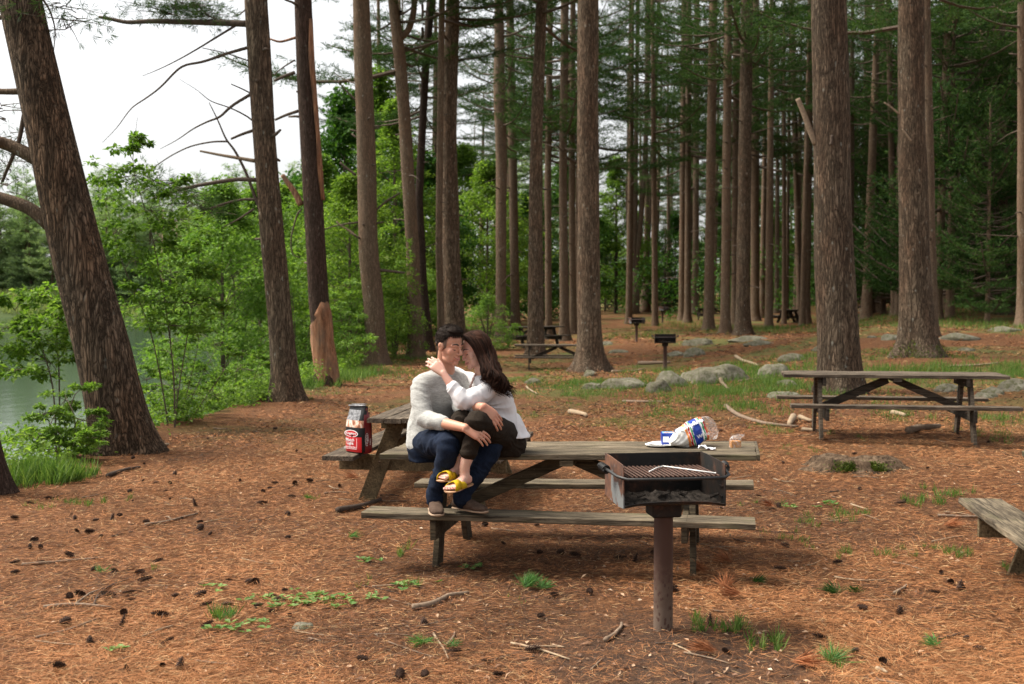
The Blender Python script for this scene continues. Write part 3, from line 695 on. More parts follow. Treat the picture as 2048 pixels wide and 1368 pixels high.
def picnic_table(loc, rz, label, sag=0.0, group='weathered wooden picnic tables', mats=('wood', 'wood_under', 'wood_under'), bench_dx=(0, 0), bench_w=.24, L=2.44, seed=1, tilt=(0, 0), rail=False):
    r = empty('picnic_table', loc, rz, label, 'picnic table', group); r.rotation_euler = (tilt[0], tilt[1], rz)
    t = MB(); rg = np.random.default_rng(seed)
    for q in range(5):
        y = -.296 + q * .148; e = rg.uniform(-.012, .012)
        warp_plank(t, (-L / 2 + e, y, .731 + rg.uniform(-.002, .002)), (L / 2 + e * .5, y, .731), .14, .038, seed * 9 + q)
    t.build('tabletop', M[mats[0]], r)
    for q, sy in enumerate((-1, 1)):
        b_ = MB(); warp_plank(b_, (-L / 2 + bench_dx[q], sy * .62, .411), (L / 2 + bench_dx[q], sy * .62, .411 - (sag if q == 0 else 0)), bench_w, .038, seed * 9 + 6 + q)
        b_.build('bench', M[mats[0]], r)
    for sx in (-1, 1):
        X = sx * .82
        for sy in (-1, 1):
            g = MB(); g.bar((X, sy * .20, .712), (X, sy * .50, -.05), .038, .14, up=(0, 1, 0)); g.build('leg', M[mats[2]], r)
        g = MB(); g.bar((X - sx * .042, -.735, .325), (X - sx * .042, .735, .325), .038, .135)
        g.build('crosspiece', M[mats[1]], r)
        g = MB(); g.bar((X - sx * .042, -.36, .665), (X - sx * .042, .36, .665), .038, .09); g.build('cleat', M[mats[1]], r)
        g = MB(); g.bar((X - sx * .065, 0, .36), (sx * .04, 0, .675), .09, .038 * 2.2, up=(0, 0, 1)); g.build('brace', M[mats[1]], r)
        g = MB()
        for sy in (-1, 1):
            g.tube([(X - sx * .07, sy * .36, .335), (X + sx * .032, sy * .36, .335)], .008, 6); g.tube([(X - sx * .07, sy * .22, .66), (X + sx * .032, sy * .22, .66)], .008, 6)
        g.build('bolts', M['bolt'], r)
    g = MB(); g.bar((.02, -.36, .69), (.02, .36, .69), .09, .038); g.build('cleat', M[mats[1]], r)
    if rail:
        g = MB(); g.bar((L / 2 + .012, -.366, .731), (L / 2 + .012, .366, .731), .02, .04); g.build('end_strip', M[mats[0]], r)
    return r
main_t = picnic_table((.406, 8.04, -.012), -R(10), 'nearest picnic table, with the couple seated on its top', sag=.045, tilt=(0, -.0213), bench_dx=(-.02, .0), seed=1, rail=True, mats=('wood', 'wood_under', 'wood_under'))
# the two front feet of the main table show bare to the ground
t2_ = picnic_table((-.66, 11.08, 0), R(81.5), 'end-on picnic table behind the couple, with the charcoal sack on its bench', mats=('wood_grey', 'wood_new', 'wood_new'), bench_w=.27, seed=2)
tb_ = [c for c in t2_.children if c.name.startswith('bench')][0]; tb_.scale = (.84, 1, 1); tb_.location = (-.18, 0, 0)
picnic_table((4.36, 13.78, .14), -R(9.0), 'grey picnic table at the right in front of the great spotted pine', mats=('wood_grey', 'wood_dark', 'wood_grey'), bench_w=.2, seed=3, bench_dx=(.05, -.03))
picnic_table((3.52, 6.55, 0), R(-98), 'picnic table cut off by the right edge, only its bench end in view', seed=4, bench_w=.27, mats=('wood', 'wood_new', 'wood_new'))
picnic_table((1.30, 33.7, -.27), -R(1), 'distant picnic table with its end hidden by the flared pine', mats=('wood_grey', 'wood_dark', 'wood_dark'), seed=5)
p = hit(1066, 693); picnic_table(p, R(38), 'distant dark picnic table behind the one by the flared pine', mats=('wood_dark',) * 3, seed=6)
p = hit(1577, 646); picnic_table(p, R(86), 'farthest picnic table, seen end-on left of the great spotted pine', mats=('wood_dark',) * 3, seed=7)
p = hit(1428, 641); picnic_table(p, R(15), 'small far picnic table mostly hidden behind the middle cluster of pines', mats=('wood_dark',) * 3, seed=8)

# ------------------------------------------------------------------ grills
m, t, b = mat('sooty_rusted_steel', .7, .4)
f = noise(t, coords(t), 7, 5, .7); f2 = noise(t, coords(t), 30, 4)
c = ramp(t, f, [(.45, (.010, .009, .0085)), (.58, (.028, .017, .012)), (.70, (.10, .042, .024))])
c = mix(t, ramp(t, f2, [(.62, (0, 0, 0)), (.75, (.5,) * 3)]), c, (.09, .075, .065))
t.links.new(c, b.inputs['Base Color']); b.inputs['Metallic'].default_value = .25; bump(t, b, f2, .4, .004); M['soot'] = m
m, t, b = mat('rusted_side_plate', .7, .4)
f = noise(t, coords(t), 9, 5, .75); sx = coords(t); se = t.nodes.new('ShaderNodeSeparateXYZ'); t.links.new(sx, se.inputs[0])
c = ramp(t, f, [(.35, (.03, .019, .015)), (.5, (.09, .038, .022)), (.64, (.16, .07, .035))])
c = mix(t, ramp(t, noise(t, coords(t), 5.5, 3), [(.56, (0, 0, 0)), (.60, (1, 1, 1))]), c, (.13, .135, .135))
t.links.new(c, b.inputs['Base Color']); bump(t, b, f, .4, .003); M['plate'] = m
m, t, b = mat('pitted_grill_post', .75, .35)
vo = t.nodes.new('ShaderNodeTexVoronoi'); vo.inputs['Scale'].default_value = 55; t.links.new(coords(t, (1, 1, .55)), vo.inputs['Vector'])
se = t.nodes.new('ShaderNodeSeparateXYZ'); t.links.new(coords(t), se.inputs[0])
rust = math_(t, 'ADD', math_(t, 'MULTIPLY', se.outputs[2], 1.5), math_(t, 'MULTIPLY', noise(t, coords(t), 12, 5, .7), .9))
base = mix(t, ramp(t, rust, [(.55, (0, 0, 0)), (1.2, (1, 1, 1))]), (.12, .082, .06), (.06, .028, .018))
pit = math_(t, 'SUBTRACT', vo.outputs['Distance'], math_(t, 'MULTIPLY', noise(t, coords(t), 25, 3), .55))
c = mix(t, ramp(t, pit, [(0, (.9,) * 3), (.06, (0, 0, 0))]), base, (.06, .028, .02))
t.links.new(c, b.inputs['Base Color']); bump(t, b, pit, .3, .002); M['post'] = m
M['grate'] = simple('rusty_grate_bars', (.07, .033, .022), .7, .5, .5, 25, metal=.3)
M['black_steel'] = simple('black_steel_rod', (.025, .024, .024), .5, .5, .3, 30, metal=.4)
M['ash'] = simple('ash_and_charred_wood', (.04, .033, .028), .95, .1, .8, 26, 1.0, .01)
def grill(loc, rz, label, zs=1.0):
    r = empty('park_grill', loc, rz, label, 'grill', 'pedestal grills among the pines')
    g = MB(); g.tube([(0, 0, -.12), (0, 0, .655)], [.0508, .0495], 22, cap=False); g.build('post', M['post'], r)
    g = MB(); g.box((0, 0, .652), (.155, .15, .082), bev=.008); g.build('collar', M['soot'], r)
    g = MB()
    # floor pan with a rolled up front lip
    nx_, prof = 10, [(.21, .70), (.05, .697), (-.12, .695), (-.18, .70), (-.212, .712), (-.216, .722)]
    V = []; F = []
    for q in range(nx_ + 1):
        x = -.258 + .516 * q / nx_; e = .018 * (abs(x) / .258) ** 3
        for (y, z) in prof: V.append((x, y, z - (e if y < -.2 else 0)))
    for q in range(nx_):
        for j in range(5): F.append((q * 6 + j, q * 6 + j + 1, (q + 1) * 6 + j + 1, (q + 1) * 6 + j))
    g.add(V, F, 0, False); pan = g.build('fire_pan', M['soot'], r); so = pan.modifiers.new('t', 'SOLIDIFY'); so.thickness = .005
    g = MB(); g.box((0, .212, .805), (.52, .006, .215)); g.build('back_plate', M['soot'], r)
    for sx in (-1, 1):
        pr = [(.209, .695), (.209, .915), (.10, .915), (-.185, .905), (-.205, .895), (-.213, .87), (-.216, .69), (-.10, .682), (.10, .69)]
        V = [(sx * .262 - .003, y, z) for y, z in pr] + [(sx * .262 + .003, y, z) for y, z in pr]; k = len(pr)
        F = [list(range(k)), list(range(k, 2 * k))[::-1]] + [(j, j + k, (j + 1) % k + k, (j + 1) % k) for j in range(k)]
        g = MB(); g.add(V, F)
        if sx > 0:
            for z in (.735, .785, .83): g.box((sx * .262 - .006, -.165, z), (.006, .05, .008))
        g.build('side_plate', M['plate'] if sx < 0 else M['soot'], r)
    g = MB()
    for q in range(21):
        x = -.235 + q * .0235; g.tube([(x, -.20, .842), (x, .195, .842)], .0055, 6)
    g.tube([(-.25, .195, .835), (.25, .195, .835)], .006, 6); g.build('grate', M['grate'], r)
    g = MB()
    g.tube([(-.325, .03, .872), (-.30, -.08, .856), (-.285, -.17, .845), (-.25, -.236, .838), (0, -.242, .836), (.25, -.236, .838), (.29, -.18, .845), (.305, -.08, .853), (.325, .0, .868)], .0085, 8)
    g.build('handle_bar', M['black_steel'], r)
    for sx in (-1, 1):
        a = np.linspace(0, 2 * math.pi * 5, 70); c0 = np.array([sx * .325, .03 if sx < 0 else 0, .87]); ax = norm(np.array([sx * -.2, -.9, -.12])); u, w_ = frame_of(ax)
        pts = c0 + ax * (a / a[-1] * .07)[:, None] + .019 * (np.cos(a)[:, None] * u + np.sin(a)[:, None] * w_)
        g = MB(); g.tube(pts, .0048, 5); g.build('coil_handle', M['black_steel'], r)
    g = MB(); rg = np.random.default_rng(4); nx_, ny_ = 60, 34; xs, ys = np.meshgrid(np.linspace(-.245, .245, nx_), np.linspace(-.20, .19, ny_))
    hm_ = .006 + .034 * np.exp(-((xs - .01) / .12) ** 2 - ((ys + .06) / .07) ** 2) * (1 + .5 * wav(xs * 9, ys * 9, 10, 20)) + .005 * wav(xs * 22, ys * 22, 12, 24) + .014 * np.clip(wav(xs * 14 + 3, ys * 14, 14, 24) - .7, 0, 1)
    g.add(np.stack([xs, ys, .699 + np.maximum(hm_, .001)], -1).reshape(-1, 3), [(a * nx_ + b_, a * nx_ + b_ + 1, (a + 1) * nx_ + b_ + 1, (a + 1) * nx_ + b_) for a in range(ny_ - 1) for b_ in range(nx_ - 1)], 0, True)
    for q in range(9): c = (rg.normal() * .09, -.09 + rg.normal() * .03, .728); g.tube([c, (c[0] + rg.uniform(-.05, .05), c[1] + rg.uniform(-.02, .02), .738 + rg.uniform(0, .012))], [.010, .007], 6, smooth=False)
    g.build('ash_heap', M['ash'], r)
    return r
P0 = at(1326, 1268, 6.2)
grill_loc = (P0.x, 6.2, 0)
near_grill = grill(grill_loc, R(8), 'big rusty park grill on a pitted post in the foreground')
for (px, py, rz, lb) in ((1330, 741, -.15, 'closest of the three small distant grills, black box on a rusty post'), (1273, 684, .2, 'middle one of the three distant grills, left of the other two'), (1325, 646, .9, 'farthest of the distant grills, right by the slim pines')):
    o = copy_tree(near_grill); o.location = hit(px, py); o.rotation_euler[2] = rz; o['label'] = lb

# ------------------------------------------------------------------ things on the tables
def flat_text(txt, size, parent, mtx, mt, name='lettering', ext=.0006, font_w=1.0, label=None):
    cu = bpy.data.curves.new(name, 'FONT'); cu.body = txt; cu.size = size; cu.extrude = ext; cu.align_x = 'CENTER'; cu.align_y = 'CENTER'; cu.offset = size * .012
    ob = bpy.data.objects.new('tmp', cu); C.objects.link(ob); bpy.context.view_layer.update()
    me = bpy.data.meshes.new_from_object(ob.evaluated_get(bpy.context.evaluated_depsgraph_get())); bpy.data.objects.remove(ob)
    me.materials.clear(); me.materials.append(mt)
    o = bpy.data.objects.new(name, me); C.objects.link(o); o.parent = parent; o.matrix_local = mtx
    return o
def flat(name, col, rough=.45, spec=.5):
    m, t, b = mat(name, rough, spec); b.inputs['Base Color'].default_value = (*col, 1); return m
M['p_red'] = flat('glossy_red_paper', (.55, .012, .018), .3); M['p_black'] = flat('black_paper', (.006, .006, .007), .45, .3)
M['p_navy'] = flat('navy_print', (.008, .012, .07)); M['p_white'] = flat('white_print', (.8, .8, .8)); M['p_dkred'] = flat('dark_red_paper', (.16, .006, .01), .35)
M['p_blue'] = flat('blue_card', (.01, .045, .34), .35); M['p_orange'] = flat('orange_print', (.85, .27, .06)); M['p_green'] = flat('green_print', (.02, .26, .09))
M['p_ltblue'] = flat('light_blue_card', (.18, .42, .72)); M['p_grey'] = simple('silver_grey_paper', (.20, .20, .21), .4, .4, .85, 45)
# charcoal sack: a lofted paper sack, pinched below a rolled top
m, t, b = mat('printed_food_picture', .3, .5)
f = noise(t, coords(t, (1, 1, .4)), 22, 3, .6, .6)
t.links.new(ramp(t, f, [(.30, (.02, .01, .01)), (.42, (.32, .10, .04)), (.52, (.62, .36, .24)), (.62, (.72, .62, .55)), (.72, (.45, .16, .07))]), b.inputs['Base Color']); M['food'] = m
sc_ = at(716, 915, 10.08)
sack = empty('charcoal_sack', (at(718, 905, 10.2).x, 10.2, .4305), R(-44), 'red and black charcoal sack standing on the bench end', 'charcoal bag'); sack.scale = (1.26, 1.2, 1)
prof = [(0, .092, .052), (.012, .097, .060), (.05, .099, .063), (.14, .098, .063), (.22, .097, .060), (.28, .095, .052), (.33, .088, .036), (.365, .085, .022), (.385, .087, .015), (.40, .088, .011)]
V = []; n = 28
for (z, a_, b_) in prof:
    for j in range(n):
        th = 2 * math.pi * j / n; e = 3.4
        cx = math.copysign(abs(math.cos(th)) ** (2 / e), math.cos(th)); cy = math.copysign(abs(math.sin(th)) ** (2 / e), math.sin(th))
        wr = .003 * math.sin(z * 90 + j * 1.9) * (z > .25) + .0015 * math.sin(z * 55 + j * 2.7)
        V.append((cx * (a_ + wr), cy * (b_ + wr), z))
g = MB(); F = []; mi = []
for q in range(len(prof) - 1):
    for j in range(n):
        F.append((q * n + j, q * n + (j + 1) % n, (q + 1) * n + (j + 1) % n, (q + 1) * n + j))
g.add(V, F, 0, True); g.add(V[:n], [list(range(n))[::-1]], 0)
body = g.build('sack_body', [M['p_black'], M['p_red'], M['food'], M['p_dkred'], M['p_grey']], sack)
for p_ in body.data.polygons:
    c = p_.center; front = c.y < -.02 and abs(c.x) < .088; sidef = c.x > .086
    if front and .03 < c.z < .155: p_.material_index = 1
    elif front and .2 < c.z < .29: p_.material_index = 2
    elif c.y < -.005 and .30 < c.z < .37 and c.x < .05: p_.material_index = 4
    elif sidef and c.y > -.03 : p_.material_index = 3
g = MB(); g.tube([(-.090, -.012, .396), (-.03, -.018, .401), (.03, -.012, .403), (.086, -.014, .409)], [.008, .012, .010, .007], 10, ell=.7); g.tube([(-.078, .004, .408), (.0, .0, .413), (.082, .006, .420)], [.004, .007, .004], 8, ell=.6)
g.build('rolled_top', M['p_grey'], sack)
FR = Matrix.Rotation(R(90), 4, 'X')   # text standing up, facing -Y
def fm(x, y, z): return Matrix.Translation((x, y, z)) @ FR
g = MB(); a = np.linspace(0, 2 * math.pi, 40, endpoint=False)
V = [(-.008 + .072 * math.cos(q), -.0635, .168 + .03 * math.sin(q)) for q in a]; V += [(-.008 + .064 * math.cos(q), -.0639, .168 + .0245 * math.sin(q)) for q in a] 
g.add(V, [(j, (j + 1) % 40, (j + 1) % 40 + 40, j + 40) for j in range(40)]); g.build('emblem_ring', M['p_white'], sack)
g = MB(); g.add([(-.008 + .0645 * math.cos(q), -.0633, .168 + .025 * math.sin(q)) for q in a], [list(range(40))]); g.build('emblem', M['p_red'], sack)
flat_text('Kingsford', .0275, sack, fm(-.008, -.066, .169), M['p_white'])
flat_text('Match', .037, sack, fm(-.018, -.0655, .113), M['p_white']); flat_text('Light', .037, sack, fm(-.018, -.0655, .084), M['p_white'])
g = MB()
for (x0, x1, z0, z1) in ((.05, .053, .048, .13), (-.085, .053, .0455, .048), (-.085, .05, .036, .0385), (-.07, .04, .053, .056)): g.box(((x0 + x1) / 2, -.0635, (z0 + z1) / 2), (x1 - x0, .0012, z1 - z0))
g.build('label_border', M['p_white'], sack)
SR = Matrix.Rotation(R(90), 4, 'Z') @ FR @ Matrix.Rotation(R(90), 4, 'Z')
g = MB(); V = [(.0992, -.012 + .016 * math.cos(q), .12 + .055 * math.sin(q)) for q in a] + [(.0994, -.012 + .013 * math.cos(q), .12 + .051 * math.sin(q)) for q in a]
g.add(V, [(j, (j + 1) % 40, (j + 1) % 40 + 40, j + 40) for j in range(40)]); g.build('side_emblem_ring', M['p_white'], sack)
flat_text('Kingsford', .019, sack, Matrix.Translation((.1, -.012, .12)) @ SR, M['p_white']); flat_text('CHARCOAL', .010, sack, Matrix.Translation((.1, .018, .10)) @ SR, M['p_white'])

TT = .7505
def on_top(px, py): # point of the main tabletop seen at this picture place
    r = ray(px, py); k = (TT - CAMZ) / r.z; return Vector((0, 0, CAMZ)) + r * k
# blue box
p = on_top(1349, 892); bx = empty('cracker_box', (p.x, p.y + .045, TT), R(-4), 'blue printed box lying flat behind the bread bag', 'food box'); bx.scale = (1.05, 1, 1.25)
g = MB(); g.box((0, 0, .034), (.16, .105, .068), bev=.001); g.build('carton', M['p_blue'], bx)
g = MB(); g.box((0, 0, .0689), (.146, .096, .001)); g.build('lid_print', M['p_ltblue'], bx)
g = MB(); g.box((-.02, -.01, .0697), (.085, .03, .0008), Matrix.Rotation(.25, 3, 'Z')); g.box((.03, .028, .0697), (.07, .012, .0008), Matrix.Rotation(.2, 3, 'Z')); g.build('lid_picture', M['p_orange'], bx)
g = MB(); g.box((-.052, -.0535, .036), (.038, .0012, .03)); g.box((.028, -.0535, .043), (.05, .0012, .028)); g.build('side_panel', M['p_white'], bx)
flat_text('GRAHAM', .014, bx, Matrix.Translation((.0, -.01, .0705)) @ Matrix.Rotation(.25, 4, 'Z'), M['p_white'])
# paper plates
p = on_top(1325, 893); pl = MB()
for q in range(3):
    a = np.linspace(0, 2 * math.pi, 36, endpoint=False); zz = q * .004; V = []
    for rr, z in ((.0, .001), (.075, .001), (.09, .008), (.112, .013), (.115, .012)):
        V += [(rr * math.cos(x) + q * .01, rr * math.sin(x) * .98, z + zz + .0015 * math.sin(x * 3 + q)) for x in a]
    F = [(k * 36 + j, k * 36 + (j + 1) % 36, (k + 1) * 36 + (j + 1) % 36, (k + 1) * 36 + j) for k in range(4) for j in range(36)]; pl.add(V, F, 0, True)
o = pl.build('paper_plates', flat('white_paper_plate', (.74, .72, .68), .7)); o.location = (p.x, p.y + .02, TT); tag(o, 'short stack of white paper plates behind the grill', 'plates')
# bag of marshmallows / bread
M['mallow'] = simple('white_marshmallows', (.72, .70, .66), .8, .2, .08, 18)
m, t, b = mat('crinkled_clear_film', .14, .6)
b.inputs['Base Color'].default_value = (.9, .9, .9, 1)
tr = t.nodes.new('ShaderNodeBsdfTransparent'); ms = t.nodes.new('ShaderNodeMixShader'); lw = noise(t, coords(t), 26, 4, .7, 1.0)
t.links.new(ramp(t, lw, [(.45, (.05,) * 3), (.66, (.45,) * 3)]), ms.inputs[0])
t.links.new(tr.outputs[0], ms.inputs[1]); t.links.new(b.outputs[0], ms.inputs[2]); t.links.new(ms.outputs[0], t.nodes['Material Output'].inputs[0]); bump(t, b, lw, 1.0, .01); M['film'] = m
pB = on_top(1389, 897); bag = empty('bread_bag', (pB.x, pB.y + .05, TT), R(4), 'plump white food bag with a blue band and orange stripes beside the blue box', 'food bag'); bag.scale = (1.06,) * 3
A0, A1 = np.array([-.15, 0, .03]), np.array([.075, .02, .118]); n = 64; K = 60; V = []
ax = A1 - A0
def bagr(u):  # half height, half depth
    return (.012 + .066 * math.sin(min(1, u * 1.4 + .04) * 1.57) if u < .75 else .078 * (1 - (u - .75) * .2)), (.02 + .055 * math.sin(min(1, u * 2.2 + .1) * 1.57))
dirn = norm(ax); upv = norm(np.cross(dirn, np.array([0, 1, 0]))) * -1; upv = upv if upv[2] > 0 else -upv; sdv = np.array([0, 1.0, 0])
for k in range(K + 1):
    u = k / K; hh, dd = bagr(u); c = A0 + ax * u
    for j in range(n):
        th = 2 * math.pi * j / n; lump = 1 + .05 * math.sin(5 * th + 9 * u) + .04 * math.sin(3 * th - 17 * u) + .03 * math.sin(11 * th + 25 * u)
        q = c + upv * hh * math.sin(th) * lump + sdv * dd * math.cos(th) * lump; q[2] = max(q[2], .002); V.append(q)
F = [(k * n + j, k * n + (j + 1) % n, (k + 1) * n + (j + 1) % n, (k + 1) * n + j) for k in range(K) for j in range(n)] + [list(range(n))[::-1], [K * n + j for j in range(n)]]
g = MB(); g.add(V, F, 0, True); bb = g.build('filled_bag', [M['mallow'], M['p_orange'], M['p_red'], M['p_green'], M['p_blue'], M['p_white']], bag)
for p_ in bb.data.polygons:
    c = np.array(p_.center); u = float(np.dot(c - A0, ax) / np.dot(ax, ax)) + .02 * math.sin(c[2] * 30)
    for lo, hi, mi_ in ((.43, .49, 1), (.505, .55, 2), (.565, .60, 3), (.61, .83, 4), (.84, .87, 5), (.87, .91, 3), (.92, .955, 2), (.955, 1.1, 1)):
        if lo <= u < hi: p_.material_index = mi_
top = A1; V = []
for k in range(9):
    u = k / 8; hh = .074 * (1 + .12 * math.sin(u * 2.5)) * (1 - u ** 3 * .6); dd = .052 * (1 - u * .75); c = top + dirn * (u * .085) + np.array([0, 0, -.02 * u])
    for j in range(n):
        th = 2 * math.pi * j / n; lump = 1 + .07 * math.sin(7 * th + 3 * u) + .05 * math.sin(4 * th - 5 * u)
        q = c + upv * hh * math.sin(th) * lump + sdv * dd * math.cos(th) * lump; q[2] = max(q[2], .003); V.append(q)
F = [(k * n + j, k * n + (j + 1) % n, (k + 1) * n + (j + 1) % n, (k + 1) * n + j) for k in range(8) for j in range(n)]
g = MB(); g.add(V, F, 0, True); g.build('clear_bag_end', M['film'], bag)
# lettering along the upper edge and the lower corner of the band
def bag_text(txt, size, u, lift, mt, rot=0, dy=0):
    # place on the camera-facing flank of the bag
    c = A0 + ax * u; hh, dd = bagr(u); pos = c + upv * hh * lift + np.array([0, -dd * math.sqrt(max(.05, 1 - lift * lift)) * 1.06 - .016 + dy, 0])
    X = dirn; Z = norm(np.array([0, -1, .0]) * math.sqrt(max(.05, 1 - lift * lift)) + upv * lift); Y = np.cross(Z, X); X = np.cross(Y, Z)
    m4 = Matrix(((X[0], Y[0], Z[0], pos[0]), (X[1], Y[1], Z[1], pos[1]), (X[2], Y[2], Z[2], pos[2]), (0, 0, 0, 1))) @ Matrix.Rotation(rot, 4, 'Z')
    return flat_text(txt, size, bag, m4, mt)
bag_text('Campfire', .056, .60, .84, M['p_navy'], dy=.003); bag_text('Campfire', .050, .60, .84, M['p_white'], dy=-.001)
bag_text('White', .032, .84, -.25, M['p_white'])
# torn chocolate wrapper
p = on_top(1414, 902); g = MB(); rg = np.random.default_rng(8); V = []
for a_ in range(7):
    for b_ in range(4): V.append((a_ * .018 - .055, b_ * .016 - .02, .004 + .022 * abs(math.sin(a_ * 1.9 + b_ * 1.3)) + .012 * (a_ < 3)))
g.add(V, [(a_ * 4 + b_, (a_ + 1) * 4 + b_, (a_ + 1) * 4 + b_ + 1, a_ * 4 + b_ + 1) for a_ in range(6) for b_ in range(3)]); g.box((.03, -.008, .008), (.05, .03, .012), mi=1)
o = g.build('candy_wrapper', [flat('white_wrapper_paper', (.62, .62, .66), .5), flat('dark_chocolate', (.05, .02, .014), .4)]); o.location = (p.x, p.y, TT); o.rotation_euler[2] = -.35
tag(o, 'crumpled white wrapper with dark chocolate at the foot of the bread bag', 'wrapper')
# crackers in an open sleeve
p = on_top(1471, 898); cr = empty('cracker_sleeve', (p.x, p.y + .015, TT), R(8), 'small open clear sleeve of orange brown crackers near the table end', 'crackers')
g = MB()
for q in range(6): g.box((0, -.022 + q * .0085, .027), (.066, .0065, .052), bev=.002)
g.build('crackers', simple('toasted_cracker', (.50, .23, .075), .8, .2, .2, 40, .3), cr)
V = []; n = 20
for k, (z, w_, d_) in enumerate(((.0, .037, .029), (.03, .0375, .03), (.055, .036, .029), (.07, .036, .02), (.082, .042, .012), (.094, .047, .005))):
    for j in range(n):
        th = 2 * math.pi * j / n; q_ = 1 + .06 * math.sin(th * 5 + k)
        V.append((math.copysign(abs(math.cos(th)) ** .6, math.cos(th)) * w_ * q_ + .018 * (k > 3), math.copysign(abs(math.sin(th)) ** .6, math.sin(th)) * d_, z + (.006 * math.sin(th * 3) if k == 5 else 0)))
g = MB(); g.add(V, [(k * n + j, k * n + (j + 1) % n, (k + 1) * n + (j + 1) % n, (k + 1) * n + j) for k in range(5) for j in range(n)], 0, True)
g.build('clear_sleeve', M['film'], cr)
p = on_top(1448, 888); g = MB(); g.bar((-.05, 0, .004), (.045, .008, .004), .016, .003); o = g.build('table_knife', M['black_steel']); o.location = (p.x, p.y, TT); tag(o, 'dark flat knife lying between the bag and the crackers', 'knife')
# roasting fork on the grate
zt = .851; cz_ = lambda px, py: (lambda r: Vector((0, 0, CAMZ)) + r * ((zt - CAMZ) / r.z))(ray(px, py))
a_, b_, c_ = cz_(1299, 943), cz_(1326, 932), cz_(1431, 946)
g = MB(); g.tube([a_, (a_ + b_) / 2 + Vector((0, 0, .004)), b_], .0032, 7); g.tube([b_, (b_ + c_) / 2, c_], .0032, 7)
g.ball(a_, .0045, nu=8, nv=6); g.ball(c_, .0045, nu=8, nv=6)
o = g.build('grill_tongs', flat('bare_bright_steel', (.75, .74, .72), .3)); tag(o, 'thin pale bent tongs lying across the rusty grate', 'tongs')
# ------------------------------------------------------------------ people
from mathutils import noise as mnoise
def skin_mat(name, col, red):
    m, t, b = mat(name, .5, .4); f = noise(t, coords(t), 14, 3)
    t.links.new(ramp(t, f, [(.35, col), (.7, red)]), b.inputs['Base Color']); b.inputs['Subsurface Weight'].default_value = .12; b.inputs['Subsurface Radius'].default_value = (.012, .004, .002)
    return m
M['skin_m'] = skin_mat('tanned_skin', (.50, .255, .165), (.56, .25, .17)); M['skin_w'] = skin_mat('fair_skin', (.60, .36, .27), (.62, .32, .25))
M['lip'] = flat('lips', (.46, .19, .145), .45); M['lip_dark'] = flat('parted_lips', (.10, .02, .02), .5); M['dark_hairs'] = flat('brow_and_lashes', (.022, .014, .01), .8); M['stubble'] = flat('stubbled_skin', (.33, .18, .125), .6)
M['nail'] = flat('dark_red_nail', (.12, .012, .02), .25); M['toenail'] = flat('red_nail', (.45, .04, .04), .3)
def hair_mat(name, a, c):
    m, t, b = mat(name, .75, .08); g = t.nodes.new('ShaderNodeNewGeometry'); t.links.new(ramp(t, math_(t, 'ADD', math_(t, 'MULTIPLY', g.outputs['Random Per Island'], .6), math_(t, 'MULTIPLY', noise(t, coords(t), 30, 3), .4)), [(.2, a), (.8, c)]), b.inputs['Base Color']); return m
M['hair_m'] = hair_mat('black_brown_hair', (.008, .006, .005), (.032, .02, .014)); M['hair_w'] = hair_mat('dark_brunette_hair', (.008, .0045, .0035), (.042, .018, .011))
def cloth(name, a, c, sc=60, stretch=(1, 1, 3), rough=.9, bm=.4, bd=.002):
    m, t, b = mat(name, rough, .15); v = coords(t, stretch); f = noise(t, v, sc, 4, .8); f2 = noise(t, coords(t), 7, 3)
    co_ = ramp(t, math_(t, 'ADD', math_(t, 'MULTIPLY', f, .75), math_(t, 'MULTIPLY', f2, .25)), [(.35, a), (.62, c)]); t.links.new(co_, b.inputs['Base Color']); b.inputs['Sheen Weight'].default_value = .15 if 'grey' in name else 0; bump(t, b, f, bm, bd); return m
M['sweater'] = cloth('heather_grey_knit', (.24, .235, .22), (.47, .465, .445), 60, (.6, .6, 2.2)); M['denim'] = cloth('dark_blue_denim', (.0035, .006, .013), (.010, .017, .037), 120, (1, 1, .4))
M['blouse'] = cloth('white_blouse_satin', (.62, .60, .61), (.72, .70, .71), 12, (1, 1, 1), .5, .2); M['trouser'] = cloth('dark_olive_cotton', (.009, .006, .004), (.028, .019, .0125), 90, (1, 1, 1))
M['shoe'] = cloth('brown_suede', (.045, .027, .019), (.09, .058, .042), 40, (1, 1, 1)); M['sole'] = flat('tan_sole', (.30, .20, .13), .7); M['strap'] = cloth('mustard_yellow_suede', (.40, .25, .008), (.54, .36, .015), 30, (1, 1, 1)); M['cork'] = flat('tan_leather_sole', (.38, .20, .10), .6)

